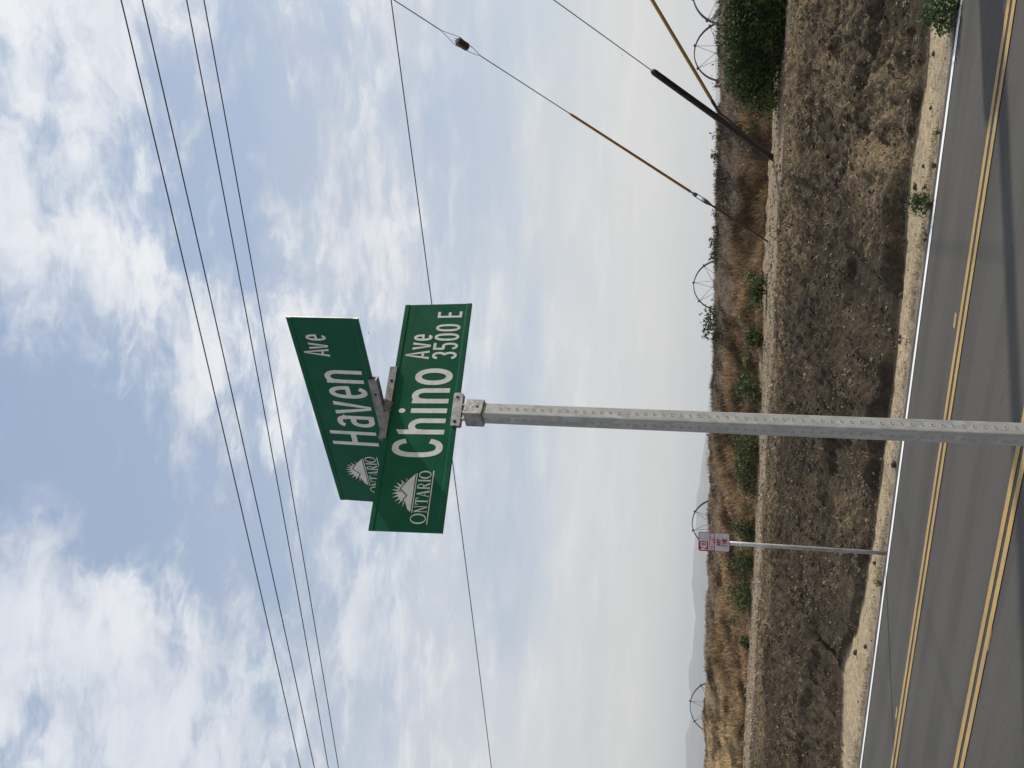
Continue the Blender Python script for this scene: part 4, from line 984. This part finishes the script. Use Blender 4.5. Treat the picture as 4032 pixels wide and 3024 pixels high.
# the big dense bush and its lobes: one plant
p = ground_hit(3090, 190, ymin=19.5)
DK = [(0.036, 0.060, 0.015), (0.062, 0.090, 0.022), (0.024, 0.042, 0.012), (0.15, 0.175, 0.045)]
shrub('large_bush', (p[0] + 0.55, p[1] + 0.9, gz(p[0] + .55, p[1] + .9)), 4.3, 1.50, 'large dense dark green bush growing on the pale track', 'bush', leaves=60000, leaf=0.047, pal=DK, wts=(3, 3, 3, 1.6), clumps=110, stems=16, depth=2.0)
BG = 'green shrubs along the foot of the weedy bank'
LB = 'low green shrub at the foot of the bank behind the pale track'
for (bx_, py, wd, ht, lab) in [(3024, 1150, 125, 92, 'dark green shrub on the bank foot under the leafy crest sprigs'), (3002, 1328, 92, 74, 'small green shrub beside the dark shrub under the crest sprigs'), (2998, 1532, 140, 110, 'green shrub between the steel sign post and the smaller shrubs'), (2992, 1765, 140, 104, 'green shrub touching the edge of the steel sign post'),
                               (2990, 1875, 150, 104, 'green shrub joined to the one at the steel sign post'), (2976, 2088, 95, 92, 'green shrub directly behind the post of the no stopping sign'), (2964, 2205, 140, 92, 'green shrub below the corner of the no stopping panel'), (2966, 2358, 150, 102, 'rounded green shrub between the no stopping sign and the smallest shrub'),
                               (2957, 2527, 56, 34, 'smallest green shrub on the pale straw part of the bank')]:
    shrub_px(bx_, py, wd, ht, lab, 1.15, group=BG, leaves=1500 if wd > 90 else 800, leaf=0.055, clumps=22)
for (bx_, py, wd, ht) in [(2975, 1090, 70, 45), (2955, 1245, 90, 50), (2985, 540, 110, 70), (2960, 1420, 60, 40), (2930, 1640, 60, 45), (2900, 2443, 40, 38), (2960, 2000, 80, 55)]:
    shrub_px(bx_, py, wd, ht, 'sparse yellowish green weed among the dry stems of the bank', 1.5, name='sparse_weed', cat='weed', group='sparse green weeds on the bank', leaves=260, leaf=0.06, clumps=12, stems=6,
             pal=[(0.14, 0.15, 0.055), (0.10, 0.12, 0.045), (0.20, 0.17, 0.08)], wts=(2, 2, 1))
def crest_px(px, py, wd, ht, label, group, **kw):
    r = ray(px, py); y = 29.5; p = at_y(px, py, y); z = gz(p[0], y); t = float((p - CP) @ CF)
    top = at_y(px - ht, py, y)[2]; return shrub(kw.pop('name', 'crest_sprig'), (p[0], y, z - 0.02), wd * t / FPX, max(top - z, 0.12), label, 'weed', group, **kw)
crest_px(2806, 1265, 150, 62, 'leafiest green sprig on the bank crest beside a wheel', None, leaves=330, leaf=0.085, clumps=13, stems=9, wts=(3, 2, 3, 1))
crest_px(2812, 962, 60, 26, 'small leafy sprig on the bank crest', 'small sprigs on the bank crest', leaves=70, leaf=0.075, clumps=6, stems=5)
crest_px(2812, 1010, 50, 34, 'small leafy sprig on the bank crest', 'small sprigs on the bank crest', leaves=60, leaf=0.075, clumps=6, stems=5)
crest_px(2820, 530, 45, 28, 'small leafy sprig on the bank crest', 'small sprigs on the bank crest', leaves=50, leaf=0.08, clumps=5, stems=4)
crest_px(2820, 615, 55, 42, 'small leafy sprig on the bank crest', 'small sprigs on the bank crest', leaves=70, leaf=0.08, clumps=6, stems=5)
RB = [(0.20, 0.09, 0.045), (0.14, 0.07, 0.035), (0.10, 0.085, 0.05)]
for py in (690, 845, 900, 330, 1700, 1790, 2450, 2640, 2960, 3000):
    crest_px(2815 if py < 1000 else 2797, py, 45, 18, 'reddish dry sprig on the bank crest', 'dry sprigs on the bank crest', name='dry_sprig', leaves=60, leaf=0.06, clumps=6, stems=5, pal=RB, wts=(2, 2, 1))
crest_px(2850, 1890, 75, 50, 'dark green weed high on the bank left of the steel post', None, name='bank_weed', leaves=420, leaf=0.06, clumps=12, stems=5)
SG = [(0.055, 0.100, 0.032), (0.085, 0.135, 0.045), (0.035, 0.065, 0.022), (0.15, 0.18, 0.075)]
shrub_px(3768, 30, 165, 128, 'tall leafy weed clump growing against the white road edge line', 0.02, name='roadside_weed', cat='weed', leaves=1300, leaf=0.030, pal=SG, clumps=26, stems=14)
shrub_px(3672, 805, 112, 84, 'bushy green weed at the asphalt edge on the pale sand', 0.02, name='roadside_weed', cat='weed', leaves=620, leaf=0.024, pal=SG, clumps=18, stems=12)
shrub_px(3706, 524, 26, 24, 'tiny dark green weed tuft on the sandy shoulder', 0.02, name='roadside_weed', cat='weed', leaves=90, leaf=0.013, pal=SG, clumps=8, stems=6)
shrub_px(3697, 652, 40, 26, 'faint yellowish weed tuft beside the white edge line', 0.02, name='roadside_weed', cat='weed', leaves=70, leaf=0.016, pal=[(0.17, 0.18, 0.08), (0.24, 0.22, 0.12)], wts=(1, 1), clumps=10, stems=8)
shrub_px(3655, 935, 85, 24, 'low thin straggling weed patch beside the white edge line', 0.02, name='roadside_weed', cat='weed', leaves=130, leaf=0.014, pal=[(0.16, 0.17, 0.08), (0.24, 0.21, 0.12)], wts=(1, 1), clumps=14, stems=10)
shrub_px(3478, 2297, 42, 32, 'small bright green weed beside the foot of the no stopping sign', 0.02, name='roadside_weed', cat='weed', leaves=130, leaf=0.016, pal=[(0.10, 0.16, 0.045), (0.14, 0.2, 0.06)], wts=(1, 1), clumps=9, stems=6)

# ------------------------------------------------------------------ clods, stones, litter
m_clod = attr_mat('clods', 0.95, 0, 0.3, 25)
ico = np.array([(0, 0, 1)] + [(0.894 * math.cos(k * 1.2566), 0.894 * math.sin(k * 1.2566), 0.447) for k in range(5)] + [(0.894 * math.cos(k * 1.2566 + .628), 0.894 * math.sin(k * 1.2566 + .628), -0.447) for k in range(5)] + [(0, 0, -1)])
icf = np.array([(0, 1 + k, 1 + (k + 1) % 5) for k in range(5)] + [(1 + k, 6 + k, 1 + (k + 1) % 5) for k in range(5)] + [(1 + (k + 1) % 5, 6 + k, 6 + (k + 1) % 5) for k in range(5)] + [(11, 6 + (k + 1) % 5, 6 + k) for k in range(5)])
def clods(name, x, y, s, pal, wts):
    n = len(x); V = ico[None] * rng.uniform(0.6, 1.3, (n, 12, 1)) * (s[:, None] * rng.uniform(0.7, 1.3, (n, 3)))[:, None, :] * [1, 1, .7]
    V = V + np.c_[x, y, ground_z(x, y) + s * 0.25][:, None, :]
    F = (np.arange(n)[:, None, None] * 12 + icf[None]).reshape(-1, 3)
    o = np_mesh(name, V.reshape(-1, 3), F, m_clod, np.repeat(pick(n, pal, wts), 12, 0)); tag(o, kind='stuff'); return o
N = 34000; x = rng.uniform(-24, 2.5, N); y = rng.uniform(11.9, 19.4, N); keep = (y > sand_edge(x) - .04) & (rng.random(N) < 0.25 + 0.6 * (fbm(x, y, 1.2, 3, ox=91) > 0.52)); x, y = x[keep], y[keep]
clods('soil_clods', x, y, np.clip(rng.lognormal(-4.25, 0.45, len(x)), 0.006, 0.05), [(0.055, 0.042, 0.029), (0.085, 0.064, 0.044), (0.042, 0.032, 0.023), (0.20, 0.155, 0.10)], [3, 3, 1, 2])
N = 5000; x = rng.uniform(-28, 2.5, N); y = rng.uniform(19.0, 24.8, N); clods('track_stones', x, y, np.clip(rng.lognormal(-3.9, 0.5, N), 0.008, 0.06), [(0.14, 0.11, 0.08), (0.24, 0.19, 0.13), (0.36, 0.29, 0.2)], [2, 2, 1])
N = 1300; x = rng.uniform(-22, 2.5, N); se_ = sand_edge(x); y = 11.1 + (se_ - 11.1) * rng.random(N) ** 0.8; y = np.where(rng.random(N) < .3, 11.05 + np.abs(rng.normal(0, .12, N)), y)
clods('shoulder_gravel', x, y, np.clip(rng.lognormal(-4.9, 0.5, N), 0.003, 0.022), [(0.12, 0.095, 0.07), (0.26, 0.21, 0.15), (0.38, 0.31, 0.22)], [1, 2, 2.5])
# larger single clods lying on the sand
for k, (px, py, s_) in enumerate([(3413, 2545, 0.050), (3448, 2215, 0.045), (3525, 1828, 0.055), (3555, 1165, 0.050), (3548, 1325, 0.035), (3680, 210, 0.035), (3670, 425, 0.03), (3638, 655, 0.028), (3373, 2570, 0.06), (3545, 1345, 0.03), (3608, 735, 0.045), (3648, 735, 0.035)]):
    p = ground_hit(px, py, 0.02); V = ico * rng.uniform(0.65, 1.25, (12, 1)) * s_ * np.array([1.1, 0.9, 0.75]) + [p[0], p[1], gz(p[0], p[1]) + s_ * .3]
    o = np_mesh('dirt_clod', V, icf, m_clod, np.tile(np.array([[0.07, 0.055, 0.042]]), (12, 1)), origin=(p[0], p[1], gz(p[0], p[1])))
    tag(o, 'dark dirt clod lying on the pale sandy shoulder', 'clod', 'dark clods on the sandy shoulder')
m_ylw = wear('yellow_plastic', (0.62, 0.42, 0.04), (0.5, 0.33, 0.05), 40, 0.5)
p = ground_hit(3022, 752, ymin=20.5); mb = MB(); z0 = gz(p[0], p[1])
mb.tube([(p[0], p[1], z0 - .03), (p[0], p[1], z0 + .16), (p[0] + .01, p[1], z0 + .21)], [0.028, 0.026, 0.018], 8); mb.box((p[0] - .03, p[1] - .03, z0 + 0.12), 0.07, 0.012, 0.10)
tag(mb.build('yellow_marker', m_ylw), 'small yellow plastic marker stuck in the pale track', 'marker')
# birds far up
m_bird = mat('dark_bird', (0.03, 0.03, 0.035), 0.8)[0]
for (px, py, t, s_, an) in [(1452, 1311, 90, 0.13, 0.5), (2450, 218, 90, 0.13, -0.4), (1817, 2077, 90, 0.10, 0.8), (982, 793, 90, 0.10, 0.2)]:
    c = at_t(px, py, t); u_ = np.array([math.cos(an), math.sin(an), 0]); w_ = np.array([-u_[1], u_[0], 0]); k_ = np.array([0, 0, 1.])
    mb = MB(); mb.tube([c - u_ * s_ * .8, c - u_ * s_ * .4, c + u_ * s_ * .1, c + u_ * s_ * .5, c + u_ * s_ * .7], [0.02 * s_, .13 * s_, .17 * s_, .11 * s_, .02 * s_], 8)
    for sg in (1, -1): mb.add([c + u_ * s_ * .25, c - u_ * s_ * .2, c + w_ * sg * s_ * .6 - u_ * s_ * .15 + k_ * s_ * .28, c + w_ * sg * s_ * .6 + u_ * s_ * .2 + k_ * s_ * .28, c + w_ * sg * s_ * 1.15 - u_ * s_ * .1 + k_ * s_ * .1], [(0, 1, 2, 3), (3, 2, 4)])
    tag(mb.build('bird', m_bird, origin=tuple(c)), 'tiny dark bird flying high in the cloudy sky', 'bird', 'birds in the sky')
